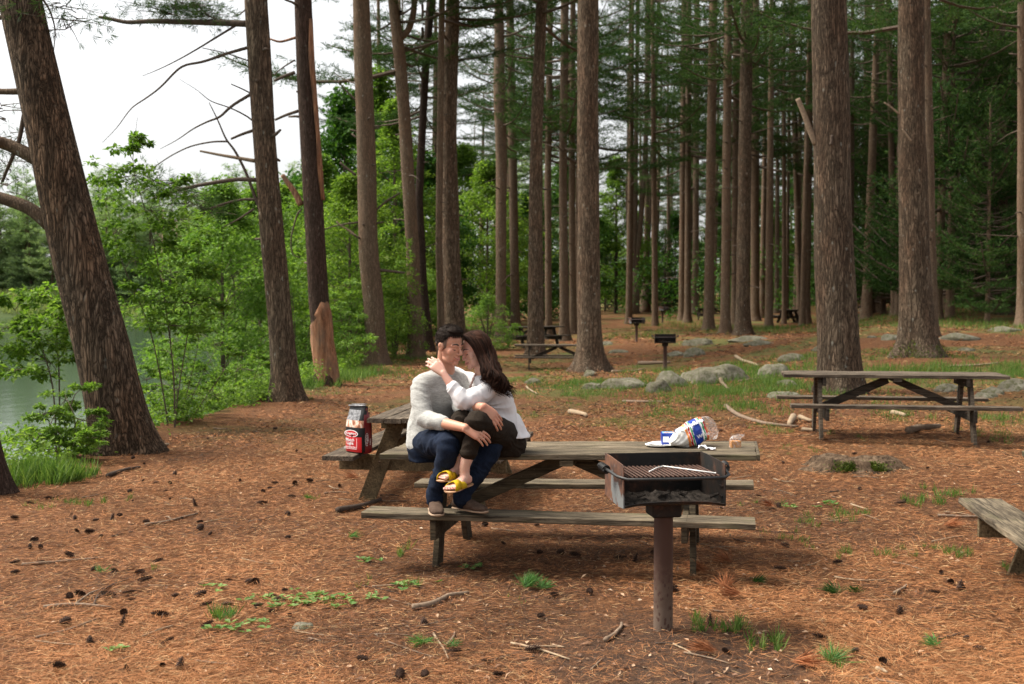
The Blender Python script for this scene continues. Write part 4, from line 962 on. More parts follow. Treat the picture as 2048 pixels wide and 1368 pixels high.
def loft(mb, secs, n=24, e=2.4):
    """closed tube through sections (centre, half-width vector, half-depth vector)"""
    V = []; a = np.arange(n) * 2 * math.pi / n; ca = np.sign(np.cos(a)) * np.abs(np.cos(a)) ** (2 / e); sa = np.sign(np.sin(a)) * np.abs(np.sin(a)) ** (2 / e)
    for c, u, w in secs: V.append(np.array(c) + ca[:, None] * np.array(u) + sa[:, None] * np.array(w))
    k = len(secs); V = np.concatenate(V); F = [(q * n + j, q * n + (j + 1) % n, (q + 1) * n + (j + 1) % n, (q + 1) * n + j) for q in range(k - 1) for j in range(n)]
    F += [list(range(n))[::-1], [(k - 1) * n + j for j in range(n)]]; mb.add(V, F, 0, True)
def chain(mb, pts, rad, n=14, sub=3):
    """a tapered limb with round joints"""
    P = np.array([tuple(p) for p in pts], float); rr = np.array(rad, float); u = np.linspace(0, 1, len(P)); uu_ = np.linspace(0, 1, (len(P) - 1) * sub * 2 + 1)
    Q = np.stack([np.interp(uu_, u, P[:, c]) for c in range(3)], 1); r2 = np.interp(uu_, u, rr)
    Q2 = Q.copy(); Q2[1:-1] = (Q[:-2] + 2 * Q[1:-1] + Q[2:]) / 4
    mb.tube(Q2, r2, n); mb.ball(Q2[0], r2[0], nu=n, nv=8); mb.ball(Q2[-1], r2[-1], nu=n, nv=8)
def remesh(name, mb, voxel, smooth, mats, parent, fold=0.0, fold_f=14, fold_seed=0, origin=None, solid=None):
    o = mb.build('tmp', mats); m1 = o.modifiers.new('r', 'REMESH'); m1.mode = 'VOXEL'; m1.voxel_size = voxel; m1.use_smooth_shade = True
    if smooth: m2 = o.modifiers.new('s', 'SMOOTH'); m2.factor = .5; m2.iterations = smooth
    bpy.context.view_layer.update(); me = bpy.data.meshes.new_from_object(o.evaluated_get(bpy.context.evaluated_depsgraph_get())); bpy.data.objects.remove(o)
    n = len(me.vertices); co_ = np.empty(n * 3, np.float32); me.vertices.foreach_get('co', co_); co_ = co_.reshape(-1, 3)
    if fold:
        nn = np.empty(n * 3, np.float32); me.vertices.foreach_get('normal', nn); nn = nn.reshape(-1, 3); h = np.empty(n)
        for q in range(n):
            x, y, z = co_[q]; w_ = mnoise.noise((x * 6 + fold_seed, y * 6, z * 6)); h[q] = abs(mnoise.noise((x * fold_f * .8 + w_ * 2.2, y * fold_f * .8 + fold_seed, z * fold_f * 1.5 + x * fold_f * .7 + w_ * 2)))
        co_ = co_ + nn * ((.22 - h) * fold * 2.2)[:, None]
    if origin is not None: co_ = co_ - np.array(origin[:], np.float32)
    me.vertices.foreach_set('co', np.ascontiguousarray(co_, np.float32).ravel()); me.materials.clear()
    for m_ in (mats if isinstance(mats, (list, tuple)) else [mats]): me.materials.append(m_)
    me.polygons.foreach_set('use_smooth', np.ones(len(me.polygons), bool)); me.update()
    o = bpy.data.objects.new(name, me); C.objects.link(o)
    if parent: o.parent = parent
    return o
def paint(o, pts, rad, mi, off):
    """give the faces near a run of points another material"""
    me = o.data; n = len(me.polygons); c = np.empty(n * 3, np.float32); me.polygons.foreach_get('center', c); c = c.reshape(-1, 3) + np.array(off[:]); ids = np.empty(n, np.int32); me.polygons.foreach_get('material_index', ids)
    P = np.array(pts); u = np.linspace(0, 1, len(P)); P = np.stack([np.interp(np.linspace(0, 1, 14), u, P[:, k]) for k in range(3)], 1)
    d = np.sqrt(((c[:, None] - P[None]) ** 2).sum(-1)).min(1); ids[d < rad] = mi; me.polygons.foreach_set('material_index', ids)
def head_frame(center, yaw, pitch, roll, sc):
    """columns: person's left, forward, up; yaw measured from the camera side towards +X"""
    f = Vector((math.sin(yaw), -math.cos(yaw), 0)); left = Vector((0, 0, 1)).cross(f); rotp = Quaternion(left, pitch); f = rotp @ f; up = rotp @ Vector((0, 0, 1)); rr = Quaternion(f, roll); left = rr @ left; up = rr @ up
    Mx = np.array([left[:], f[:], up[:]]).T * sc; c = np.array(center[:])
    return (lambda p: c + Mx @ np.array(p, float)), Mx / sc
def head_geo(mb, T, Rm, sc, male, smile=.004):
    B = lambda p, r: mb.ball(T(p), np.array(r) * sc, rot=Rm, nu=20, nv=12)
    B((0, -.012, .032), (.075, .095, .098)); B((0, .022, -.02), (.066, .068, .075)); B((0, .03, -.055), (.052 if male else .047, .055, .058))
    B((0, .068, -.098), (.024 if male else .019, .022, .019)); B((-.032, .028, -.078), (.022, .046, .026)); B((.032, .028, -.078), (.022, .046, .026))
    for s in (-1, 1):
        B((s * .038, .053, -.022), (.027, .026, .030)); B((s * .034, .040, -.055), (.023, .032, .036))
        chain(mb, [T((s * .048, .066, .020)), T((s * .03, .081, .025)), T((s * .012, .084, .019))], np.array([.008, .010, .009]) * sc * (1 if male else .8))
        B((s * .031, .070, .003), (.0155, .012, .0115)); B((s * .077, -.006, -.004), (.008, .019, .030)); B((s * .083, -.014, .010), (.006, .013, .018)); B((s * .0125, .098, -.035), (.0085, .010, .0075))
    nb = 1.0 if male else .86
    chain(mb, [T((0, .084, .014)), T((0, .096, -.006)), T((0, .111 * (.5 + .5 * nb), -.026))], np.array([.0085, .009, .0115 * nb]) * sc)
    B((0, .078, -.058), (.026, .018, .020))
    chain(mb, [T((-.024, .080, -.061 + smile)), T((-.010, .093, -.0625)), T((0, .096, -.064)), T((.010, .093, -.0625)), T((.024, .080, -.061 + smile))], np.array([.004, .0062, .0065, .0062, .004]) * sc)
    chain(mb, [T((-.022, .080, -.067 + smile)), T((-.010, .091, -.073)), T((0, .093, -.0745)), T((.010, .091, -.073)), T((.022, .080, -.067 + smile))], np.array([.004, .0068, .0075, .0068, .004]) * sc)
def head_paint(o, T, sc, off, parent=None):
    paint(o, [T((-.024, .086, -.063)), T((-.012, .096, -.0635)), T((0, .100, -.0645)), T((.012, .096, -.0635)), T((.024, .086, -.063))], .0055 * sc, 1, off)
    paint(o, [T((-.020, .086, -.071)), T((0, .098, -.0745)), T((.020, .086, -.071))], .006 * sc, 1, off)
def face_lines(parent, T, sc, off, smile, brow_w=1.0):
    """brows, closed lashes and the line of the mouth, laid on the face"""
    g = MB(); o_ = np.array(off)
    for s in (-1, 1):
        g.tube([T((s * .052, .0655, .026)) - o_, T((s * .043, .0775, .033)) - o_, T((s * .031, .0865, .035)) - o_, T((s * .020, .0905, .031)) - o_, T((s * .013, .0905, .027)) - o_], np.array([.0018, .0036, .0044, .0046, .003]) * sc * brow_w, 7)
    g.build('eyebrows', M['dark_hairs'], parent); g = MB()
    for s in (-1, 1):
        g.tube([T((s * .0465, .0690, -.0005)) - o_, T((s * .040, .0755, -.0045)) - o_, T((s * .031, .0800, -.0070)) - o_, T((s * .022, .0785, -.0055)) - o_, T((s * .017, .0750, -.002)) - o_], np.array([.0014, .0028, .0032, .0026, .0012]) * sc, 6)
    g.build('eyelashes', M['dark_hairs'], parent); g = MB()
    g.tube([T((-.029, .0775, -.062 + smile)) - o_, T((-.020, .0885, -.0655 + smile * .4)) - o_, T((-.010, .0965, -.0675)) - o_, T((0, .0985, -.0685)) - o_, T((.010, .0965, -.0675)) - o_, T((.020, .0885, -.0655 + smile * .4)) - o_, T((.029, .0775, -.062 + smile)) - o_], np.array([.001, .0018, .0022, .0022, .0022, .0018, .001]) * sc, 6)
    g.build('mouth_line', M['lip_dark'], parent)
def hand(mb, wrist, d, nrm, right, sc=1.0, curl=(.25, .35, .25), spread=.10, thumb=(.7, .35), finger_curl=(1, 1, 1, 1)):
    d = norm(np.array(d, float)); nrm = np.array(nrm, float); nrm = norm(nrm - d * np.dot(nrm, d)); lat = np.cross(nrm, d) if right else np.cross(d, nrm)   # towards the thumb
    w = np.array(wrist[:], float); L = .092 * sc
    loft(mb, [(w - d * .01, lat * .027 * sc, nrm * .019 * sc), (w + d * L * .35, lat * .036 * sc, nrm * .017 * sc), (w + d * L * .8, lat * .042 * sc, nrm * .014 * sc), (w + d * L, lat * .040 * sc, nrm * .010 * sc)], 18, 2.6)
    tips = []
    for k, (off, base, l, r) in enumerate(((.0305, .93, .92, .0090), (.0105, 1.0, 1.0, .0093), (-.0098, .97, .94, .0089), (-.0290, .88, .76, .0080))):
        p = w + d * L * base * .97 + lat * off * sc; ang = 0; dd0 = norm(d + lat * (off / .03) * spread); pts = [p - dd0 * .02]; pts.append(p); rads = [r, r]
        for q, (seg, cu) in enumerate(zip((.044, .028, .022), curl)):
            ang += cu * finger_curl[k]; dd = dd0 * math.cos(ang) - nrm * math.sin(ang); p = p + dd * seg * l * sc; pts.append(p); rads.append(r * (.93, .86, .76)[q])
        chain(mb, pts, np.array(rads) * sc, 10); tips.append((p, dd, nrm * math.cos(ang) + dd0 * math.sin(ang), r * sc))
    p = w + d * L * .22 + lat * .024 * sc - nrm * .004; t1_ = norm(d * math.cos(thumb[0]) + lat * math.sin(thumb[0]) - nrm * .25); t2 = norm(d * math.cos(thumb[1]) + lat * math.sin(thumb[1]) - nrm * .2)
    chain(mb, [p - t1_ * .012, p + t1_ * .036 * sc, p + t1_ * .036 * sc + t2 * .030 * sc, p + t1_ * .036 * sc + t2 * .054 * sc], np.array([.0155, .0125, .0108, .0088]) * sc, 10)
    tips.append((p + t1_ * .036 * sc + t2 * .054 * sc, t2, nrm, .0095 * sc)); return tips
def V3(*a): return np.array(a, float)
A = lambda px, py, d: np.array(at(px, py, d)[:])

# ======== the man
man = empty('person', (A(862, 900, 7.85)[0], 7.85, .75), 0, 'man in a heather grey sweater and jeans seated on the table beside the woman', 'person', 'couple embracing on the picnic table')
mo = np.array(man.location[:])
sh = norm(V3(.72, .69, 0)); fw = norm(V3(.69, -.72, 0)); up = V3(0, 0, 1)   # shoulder axis right to left, facing
J = dict(pel=A(864, 880, 7.86), wai=A(864, 846, 7.87), che=A(879, 802, 7.86), upc=A(887, 772, 7.84), nb=A(889, 750, 7.83), nt=A(892, 722, 7.79),
    rs=A(843, 773, 7.72), ls=A(925, 768, 7.99), re=A(850, 838, 7.60), rw=A(931, 856, 7.33), le=A(920, 816, 7.70), lw=A(966, 814, 7.43),
    rh=A(853, 884, 7.78), lh=A(884, 886, 7.90), rk=A(899, 889, 7.42), lk=A(986, 890, 7.60), ra=A(869, 1000, 7.44), la=A(924, 1000, 7.47))
T, Rm = head_frame(A(899, 692, 7.72), R(51), R(13), R(3), .97)
body = MB()
loft(body, [(J['pel'] - up * .06, sh * .13, fw * .09), (J['pel'], sh * .155, fw * .11), (J['wai'], sh * .135, fw * .095), (J['che'], sh * .155, fw * .105), (J['upc'], sh * .155, fw * .09), (J['nb'], sh * .075, fw * .065)])
chain(body, [J['nb'] - up * .03, J['nb'] + fw * .01, J['nt'] + up * .01, T((0, -.02, -.01))], [.068, .062, .057, .055], 18)
head_geo(body, T, Rm, .97, True, .009)
chain(body, [J['rs'], J['re'], (J['re'] + J['rw']) / 2 + V3(0, -.005, .0), J['rw']], [.048, .040, .036, .027]); chain(body, [J['ls'], J['le'], (J['le'] + J['lw']) / 2, J['lw']], [.048, .040, .036, .027])
hand(body, J['rw'], (.86, -.02, -.42), (-.1, -.72, .68), True, 1.05, (.30, .35, .3), .12, (1.0, .45))
hand(body, J['lw'], (.66, .10, -.60), (.15, -.80, .58), False, 1.05, (.18, .28, .25), .07, (.9, .4))
chain(body, [J['rh'], J['rk'], J['ra'] + up * .06, J['ra'] - up * .02], [.07, .038, .028, .028]); chain(body, [J['lh'], J['lk'], J['la'] + up * .06, J['la'] - up * .02], [.07, .038, .028, .028])
ob = remesh('body', body, .0034, 5, [M['skin_m'], M['lip'], M['dark_hairs'], M['stubble']], man, origin=mo)
head_paint(ob, T, .97, mo); face_lines(man, T, .97, mo, .010)
# sweater
sw = MB()
hem = J['pel'] - up * .055
loft(sw, [(hem + fw * .005, sh * .172, fw * .128), (J['pel'] - up * .03, sh * .178, fw * .137), (J['pel'] + up * .03, sh * .172, fw * .135), (J['wai'], sh * .165, fw * .13), (J['che'] + fw * .005, sh * .185, fw * .135), ((J['che'] + J['upc']) / 2, sh * .192, fw * .13), (J['upc'] + up * .005, sh * .185, fw * .105), (J['nb'] + up * .0, sh * .095, fw * .078), (J['nb'] + up * .018, sh * .070, fw * .068)], 32)
cr_ = J['re'] + (J['rw'] - J['re']) * .46; cl2 = J['le'] + (J['lw'] - J['le']) * .62
chain(sw, [J['nb'] - up * .03 - sh * .06, J['rs'] + up * .005, (J['rs'] + J['re']) / 2 + V3(-.012, 0, 0), J['re'], J['re'] + (J['rw'] - J['re']) * .25, cr_], [.075, .074, .068, .060, .055, .047], 20)
chain(sw, [J['nb'] - up * .03 + sh * .05, J['ls'] + up * .002, J['le'], cl2], [.075, .072, .056, .046], 20)
for k in range(5):   # pushed up sleeve folds
    c = J['re'] + (J['rw'] - J['re']) * (.20 + k * .058); sw.tube([c - norm(J['rw'] - J['re']) * .006, c + norm(J['rw'] - J['re']) * .006], [.056 - k * .0022] * 2, 16); sw.ball(c, .0575 - k * .0022)
remesh('sweater', sw, .0058, 5, M['sweater'], man, .0034, 12, 3, mo)
g = MB(); a = np.linspace(0, 2 * math.pi, 25)[:-1]; rgp = [J['nb'] + up * (.016 + .012 * math.sin(q + .0)) * 1 - up * .004 + (sh * math.cos(q) * .069 + fw * math.sin(q) * .067) - up * .012 * max(0, math.sin(q)) for q in a]; rgp.append(rgp[0]); g.tube([p - mo for p in rgp], .0075, 8); g.build('collar', M['sweater'], man)
# jeans
jn = MB()
loft(jn, [(J['pel'] - up * .135, sh * .16, fw * .11), (J['pel'] - up * .06, sh * .175, fw * .13), (J['pel'] + up * .01, sh * .165, fw * .122), (J['pel'] + up * .05, sh * .15, fw * .11)], 28)
chain(jn, [J['rh'] - up * .01, (J['rh'] + J['rk']) / 2 + up * .005, J['rk'], (J['rk'] + J['ra']) / 2 + V3(-.0, .02, 0), J['ra'] + up * .05, J['ra'] + up * .005], [.102, .092, .075, .060, .052, .055], 20)
chain(jn, [J['lh'] - up * .01, (J['lh'] + J['lk']) / 2, J['lk'], (J['lk'] + J['la']) / 2 + V3(0, .0, 0), J['la'] + up * .05, J['la'] + up * .005], [.102, .092, .075, .064, .055, .057], 20)
remesh('jeans', jn, .006, 4, M['denim'], man, .007, 11, 7, mo)
def shoe(parent, org, heel, d, rz_up=V3(0, 0, 1), L=.285, w=.048, name='shoe'):
    d = norm(np.array(d, float)); lat = np.cross(rz_up, d); g = MB(); h = np.array(heel)
    loft(g, [(h + rz_up * .035, lat * w * .62, rz_up * .028), (h + d * .03 + rz_up * .045, lat * w * .72, rz_up * .042), (h + d * L * .35 + rz_up * .045, lat * w * .78, rz_up * .042), (h + d * L * .55 + rz_up * .036, lat * w * .9, rz_up * .032), (h + d * L * .75 + rz_up * .028, lat * w * .98, rz_up * .024), (h + d * L * .93 + rz_up * .022, lat * w * .75, rz_up * .017), (h + d * L * .985 + rz_up * .019, lat * w * .45, rz_up * .011)], 20)
    g.ball(h + d * .075 + rz_up * .07, (.047, .052, .034))
    so_ = remesh(name, g, .005, 3, M['shoe'], parent, .0015, 20, 1, org)
    g = MB(); loft(g, [(h - d * .004 + rz_up * .007, lat * w * .5, rz_up * .007), (h + d * .03 + rz_up * .007, lat * w * .82, rz_up * .0075), (h + d * L * .4 + rz_up * .007, lat * w * .84, rz_up * .0075), (h + d * L * .72 + rz_up * .007, lat * w * 1.08, rz_up * .0075), (h + d * L * .93 + rz_up * .007, lat * w * .85, rz_up * .0075), (h + d * L + rz_up * .007, lat * w * .45, rz_up * .0075)], 20)
    for s in g.v: s -= np.array(org)
    x = g.build('sole', M['sole'], so_)
    g = MB()
    for k in range(4):
        c = h + d * (.105 + k * .022) + rz_up * (.086 - k * .011); g.tube([c - lat * .024 - np.array(org) - rz_up * .006, c - np.array(org) + rz_up * .001, c + lat * .024 - np.array(org) - rz_up * .006], .0032, 6)
    g.build('laces', M['dark_hairs'], so_); return so_
zb = .414
shoe(man, mo, V3(A(866, 1003, 7.50)[0], 7.53, zb), (.16, -.98, 0)); shoe(man, mo, V3(A(909, 1005, 7.53)[0], 7.54, zb), (.76, -.65, 0), L=.27)
# short dark hair: a faded cap and a brushed up top
hr = MB(); hr.ball(T((0, -.014, .040)), np.array((.0795, .0995, .100)) * .97, rot=Rm, nu=36, nv=26); hr.ball(T((0, .030, .112)), np.array((.058, .05, .030)) * .97, rot=Rm, nu=24, nv=16)
oh = remesh('hair', hr, .004, 2, M['hair_m'], man, .003, 40, 2, mo)
bm = bmesh.new(); bm.from_mesh(oh.data); Ti = np.linalg.inv(Rm * .97); c0 = T((0, 0, 0)); kill = []
for f_ in bm.faces:
    p = Ti @ (np.array(f_.calc_center_median()[:]) + mo - c0)
    line = .078 + .35 * max(0, abs(p[0]) - .045) if p[1] > .045 else (.020 + (p[1] - (-.01)) * 1.05 if p[1] > -.01 else (.020 - (-.01 - p[1]) * .8))
    if p[2] < line + .006 * math.sin(p[0] * 300 + p[1] * 400): kill.append(f_)
bmesh.ops.delete(bm, geom=kill, context='FACES'); bm.to_mesh(oh.data); bm.free()
rgh = np.random.default_rng(31); n_ = 2600; u = rand_dirs(n_, rgh); u = u[u[:, 2] > .05]; P = u * [.079, .0985, .099] + [0, -.014, .040]; P[:, 2] += .012 * np.clip(P[:, 1] / .05, 0, 1) * np.clip((P[:, 2] - .06) / .04, 0, 1); ln = .078 + .35 * np.maximum(0, np.abs(P[:, 0]) - .045); ok = np.where(P[:, 1] > .045, P[:, 2] > ln - .002, P[:, 2] > .03 + np.where(P[:, 1] > 0, P[:, 1], 0)); u, P = u[ok], P[ok]; n_ = len(P)
topm = np.clip((P[:, 2] - .07) / .06, 0, 1); D = norm(u * .28 + np.array([.25, .8, .12]) * topm[:, None] + rgh.normal(size=(n_, 3)) * .16 + np.array([0, -.1, -.35]) * (1 - topm)[:, None])
Pw = np.array([T(p) for p in P]) - mo; Dw = D @ Rm.T; v, f = blades(Pw, Dw, rand_dirs(n_, rgh), .009 + .022 * topm * rgh.uniform(.5, 1.2, n_), np.full(n_, .0028), .4, .12); big_mesh('hair_strands', v, f, M['hair_m'], parent=oh)
# faded sides
fd = MB(); fd.ball(T((0, -.013, .033)), np.array((.0765, .0965, .0985)) * .97, rot=Rm, nu=40, nv=28); of = fd.build('faded_side_hair', flat('clipped_hair_over_skin', (.13, .078, .055), .8), man, origin=mo)
bm = bmesh.new(); bm.from_mesh(of.data); kill = []
for f_ in bm.faces:
    p = Ti @ (np.array(f_.calc_center_median()[:]) + mo - c0)
    if p[1] > .030 or p[2] < -.035 + .3 * max(0, p[1]) : kill.append(f_)
bmesh.ops.delete(bm, geom=kill, context='FACES'); bm.to_mesh(of.data); bm.free()
for q in of.data.polygons: q.use_smooth = True
of.parent = man; of.location = (0, 0, 0)

# ======== the woman
wom = empty('person', (A(1010, 900, 7.84)[0], 7.84, .75), 0, 'woman with long dark hair, white blouse and yellow sandals hugging the man', 'person', 'couple embracing on the picnic table')
wo_ = np.array(wom.location[:]); sw_ax = norm(V3(.30, -.95, 0)); fwW = norm(V3(-.95, -.30, 0))    # right to left shoulder (towards the camera), facing left
W = dict(pel=A(1004, 872, 7.83), wai=A(1002, 826, 7.83), che=A(984, 790, 7.81), upc=A(974, 767, 7.80), nb=A(966, 753, 7.79), nt=A(962, 732, 7.77),
    ls=A(988, 772, 7.68), rs=A(958, 768, 7.93), le=A(925, 803, 7.50), lw=A(886, 746, 7.55), re=A(915, 752, 8.02), rw=A(868, 722, 7.88),
    lh=A(1006, 872, 7.74), rh=A(998, 872, 7.93), lk=A(950, 842, 7.37), rk=A(921, 838, 7.50), la=A(929, 948, 7.38), ra=A(910, 930, 7.47))
TW, RW = head_frame(A(951, 702, 7.77), R(-68), R(15), R(5), .92)
wb = MB()
loft(wb, [(W['pel'] - up * .05, sw_ax * .14, fwW * .11), (W['pel'], sw_ax * .155, fwW * .12), (W['wai'], sw_ax * .11, fwW * .09), (W['che'], sw_ax * .125, fwW * .105), (W['upc'], sw_ax * .13, fwW * .08), (W['nb'], sw_ax * .055, fwW * .052)])
chain(wb, [W['nb'] - up * .03, W['nt'], TW((0, -.02, -.02))], [.052, .046, .046], 18); head_geo(wb, TW, RW, .92, False, .004)
chain(wb, [W['ls'], W['le'], (W['le'] + W['lw']) / 2, W['lw']], [.040, .034, .030, .022]); chain(wb, [W['rs'], W['re'], W['rw']], [.040, .034, .022])
t_near = hand(wb, W['lw'], (-.70, .22, .62), (-.25, -.72, .60), False, .90, (.30, .40, .35), .10, (.5, .3)); t_far = hand(wb, W['rw'] , (-.02, -.82, .05), (-.12, -.10, .95), True, .90, (.35, .45, .4), .10, (.5, .3))
# legs bare from the calf down, feet in sandals
def foot(mb, ank, heel, toe, side):
    d = norm(toe - heel); L = np.linalg.norm(toe - heel); lat = norm(np.cross(V3(0, 0, 1), d)); u_ = np.cross(d, lat)
    loft(mb, [(heel + u_ * .028 + d * .004, lat * .020, u_ * .022), (heel + d * L * .12 + u_ * .032, lat * .027, u_ * .030), (heel + d * L * .35 + u_ * .034, lat * .028, u_ * .030), (heel + d * L * .58 + u_ * .024, lat * .036, u_ * .019), (heel + d * L * .76 + u_ * .018, lat * .041, u_ * .014), (heel + d * L * .82 + u_ * .015, lat * .038, u_ * .010)], 18)
    chain(mb, [ank, heel + d * L * .22 + u_ * .045], [.033, .030]); tips = []
    for k, (o_, l_, r_) in enumerate(((.026, 1.0, .0125), (.010, .985, .0092), (-.004, .955, .0085), (-.017, .915, .008), (-.029, .87, .0075))):
        p0 = heel + d * L * .74 + lat * o_ * side + u_ * .014; p1 = heel + d * L * l_ + lat * o_ * 1.06 * side + u_ * .010; chain(mb, [p0, (p0 + p1) / 2 + u_ * .003, p1], [r_, r_, r_ * .92], 10); tips.append((p1, d, u_, r_))
    return d, L, lat, u_, tips
hl, tl = A(941, 966, 7.42), A(893, 983, 7.22); hr_, tr_ = A(915, 951, 7.50), A(889, 958, 7.34)
# keep feet real length
def fit(h, t, L=.235): return h, h + norm(t - h) * L
hl, tl = fit(hl, tl, .225); hr_, tr_ = fit(hr_, tr_, .215)
chain(wb, [W['lh'], W['lk'], (W['lk'] * .6 + W['la'] * .4) + V3(.012, .012, 0), W['la'] + up * .05, W['la']], [.075, .050, .048, .034, .031]); chain(wb, [W['rh'], W['rk'], (W['rk'] * .6 + W['ra'] * .4), W['ra'] + up * .05, W['ra']], [.075, .050, .048, .034, .031])
fl = foot(wb, W['la'], hl, tl, -1); fr = foot(wb, W['ra'], hr_, tr_, 1)
obw = remesh('body', wb, .0034, 5, [M['skin_w'], M['lip'], M['dark_hairs'], M['nail'], M['toenail']], wom, origin=wo_)
head_paint(obw, TW, .92, wo_); face_lines(wom, TW, .92, wo_, .004, .7)
for (p, d, u_, r_) in t_near[:4] + t_far[:4]: paint(obw, [p + u_ * r_ * .7 - d * .004, p + u_ * r_ * .7 + d * .003], .0062, 3, wo_)
for (p, d, u_, r_) in fl[4][:5] + fr[4][:5]: paint(obw, [p + u_ * r_ * .8, p + u_ * r_ * .8], .006, 4, wo_)
def sandal(par, org, hd, F_):
    d, L, lat, u_, _ = F_; h = hd - u_ * .008; g = MB()
    loft(g, [(h - d * .012, lat * .016, u_ * .007), (h + d * .02, lat * .031, u_ * .007), (h + d * L * .4, lat * .033, u_ * .006), (h + d * L * .75, lat * .047, u_ * .006), (h + d * L * .96, lat * .042, u_ * .006), (h + d * L * 1.05, lat * .018, u_ * .006)], 18)
    for s in g.v: s -= org
    o = g.build('sandal', M['cork'], par); g = MB()
    def band(a0, a1, w_, hgt):
        n = 13; V = []
        for i_ in range(n):
            u = i_ / (n - 1); th = math.pi * u; al = a0 + (a1 - a0) * u; c = h + d * L * al; x = -math.cos(th) * .0405; z = math.sin(th) ** .6 * hgt
            for e in (-w_, w_): V.append(c + lat * x + u_ * (z + .004) + d * e - org)
        g.add(V, [(2 * i_, 2 * i_ + 1, 2 * i_ + 3, 2 * i_ + 2) for i_ in range(n - 1)], 0, True)
    band(.80, .52, .027, .046); band(.52, .80, .027, .049); x = g.build('straps', M['strap'], o); so = x.modifiers.new('t', 'SOLIDIFY'); so.thickness = .004; so.offset = 1
sandal(wom, wo_, hl, fl); sandal(wom, wo_, hr_, fr)
# trousers, cropped
tq = MB()
loft(tq, [(W['pel'] - up * .125, sw_ax * .155, fwW * .14), (W['pel'] - up * .05, sw_ax * .175, fwW * .155), (W['pel'] + up * .02, sw_ax * .165, fwW * .14), (W['pel'] + up * .07, sw_ax * .14, fwW * .12)], 28)
hemL = W['lk'] + (W['la'] - W['lk']) * .60; hemR = W['rk'] + (W['ra'] - W['rk']) * .66
chain(tq, [W['lh'], (W['lh'] + W['lk']) / 2 + up * .002, W['lk'], W['lk'] * .7 + hemL * .3 + V3(.012, .012, 0), hemL], [.112, .094, .070, .060, .050], 20); chain(tq, [W['rh'], (W['rh'] + W['rk']) / 2, W['rk'], (W['rk'] + hemR) / 2, hemR], [.112, .092, .068, .058, .046], 20)
tq.tube([hemL - up * .012, hemL + up * .014], [.054, .055], 18)
remesh('trousers', tq, .0055, 4, M['trouser'], wom, .006, 12, 9, wo_)
# blouse with full sleeves and a flared hem
bl = MB()
loft(bl, [(W['pel'] + up * .0 - fwW * .015, sw_ax * .185, fwW * .165), (W['pel'] + up * .06, sw_ax * .165, fwW * .145), (W['wai'] + up * .0, sw_ax * .125, fwW * .108), (W['che'], sw_ax * .142, fwW * .125), (W['upc'] + up * .01, sw_ax * .140, fwW * .09), (W['nb'] - up * .005, sw_ax * .085, fwW * .066), (W['nb'] + up * .01, sw_ax * .058, fwW * .055)], 30)
cuff = W['le'] + (W['lw'] - W['le']) * .52; chain(bl, [W['upc'] + sw_ax * .05, W['ls'] + up * .002, (W['ls'] + W['le']) / 2 + V3(0, -.01, -.012), W['le'] + V3(.010, 0, -.002), W['le'] + (W['lw'] - W['le']) * .28 , cuff], [.062, .060, .062, .060, .054, .040], 20)
chain(bl, [W['upc'] - sw_ax * .05, W['rs'], W['re'], W['re'] * .55 + W['rw'] * .45], [.062, .058, .052, .045], 18)
remesh('blouse', bl, .0055, 4, M['blouse'], wom, .0085, 9, 5, wo_)
g = MB(); dcf = norm(W['lw'] - W['le']); u1, u2 = frame_of(dcf); g.tube([cuff - dcf * .010 - wo_, cuff + dcf * .006 - wo_], [.043, .042], 18, cap=False); g.build('cuff', M['blouse'], wom).modifiers.new('t', 'SOLIDIFY').thickness = .004
# necklace
g = MB()
for k in range(9):
    c = W['nb'] + fwW * (.060 + .004 * k) + up * (.018 - k * .011) + sw_ax * (.03 - .002 * k); g.ball(c - wo_, .0065 + .002 * (k % 2), nu=8, nv=6)
g.build('necklace', flat('pinkish_metal_beads', (.45, .28, .24), .25), wom)
# hair
hw = MB(); hw.ball(TW((0, -.026, .036)), np.array((.086, .103, .100)) * .93, rot=RW, nu=30, nv=20)
hw.ball(TW((.060, -.030, -.04)), np.array((.030, .055, .085)) * .93, rot=RW); hw.ball(TW((-.060, -.030, -.04)), np.array((.030, .055, .085)) * .93, rot=RW)
hw.ball(TW((0, -.085, -.06)), np.array((.075, .050, .11)), rot=RW); hw.ball(A(986, 742, 7.72), (.060, .070, .075)); hw.ball(A(1000, 762, 7.70), (.048, .06, .055))
ohw = remesh('hair', hw, .0055, 6, M['hair_w'], wom, .006, 22, 4, wo_)
bm = bmesh.new(); bm.from_mesh(ohw.data); TiW = np.linalg.inv(RW * .92); c0w = TW((0, 0, 0)); kill = []
for f_ in bm.faces:
    p = TiW @ (np.array(f_.calc_center_median()[:]) + wo_ - c0w)
    if p[1] > .034 and p[2] < .098 + (.02 if abs(p[0]) < .03 else 0): kill.append(f_)
bmesh.ops.delete(bm, geom=kill, context='FACES'); bm.to_mesh(ohw.data); bm.free()
rgh = np.random.default_rng(77); gl = MB()
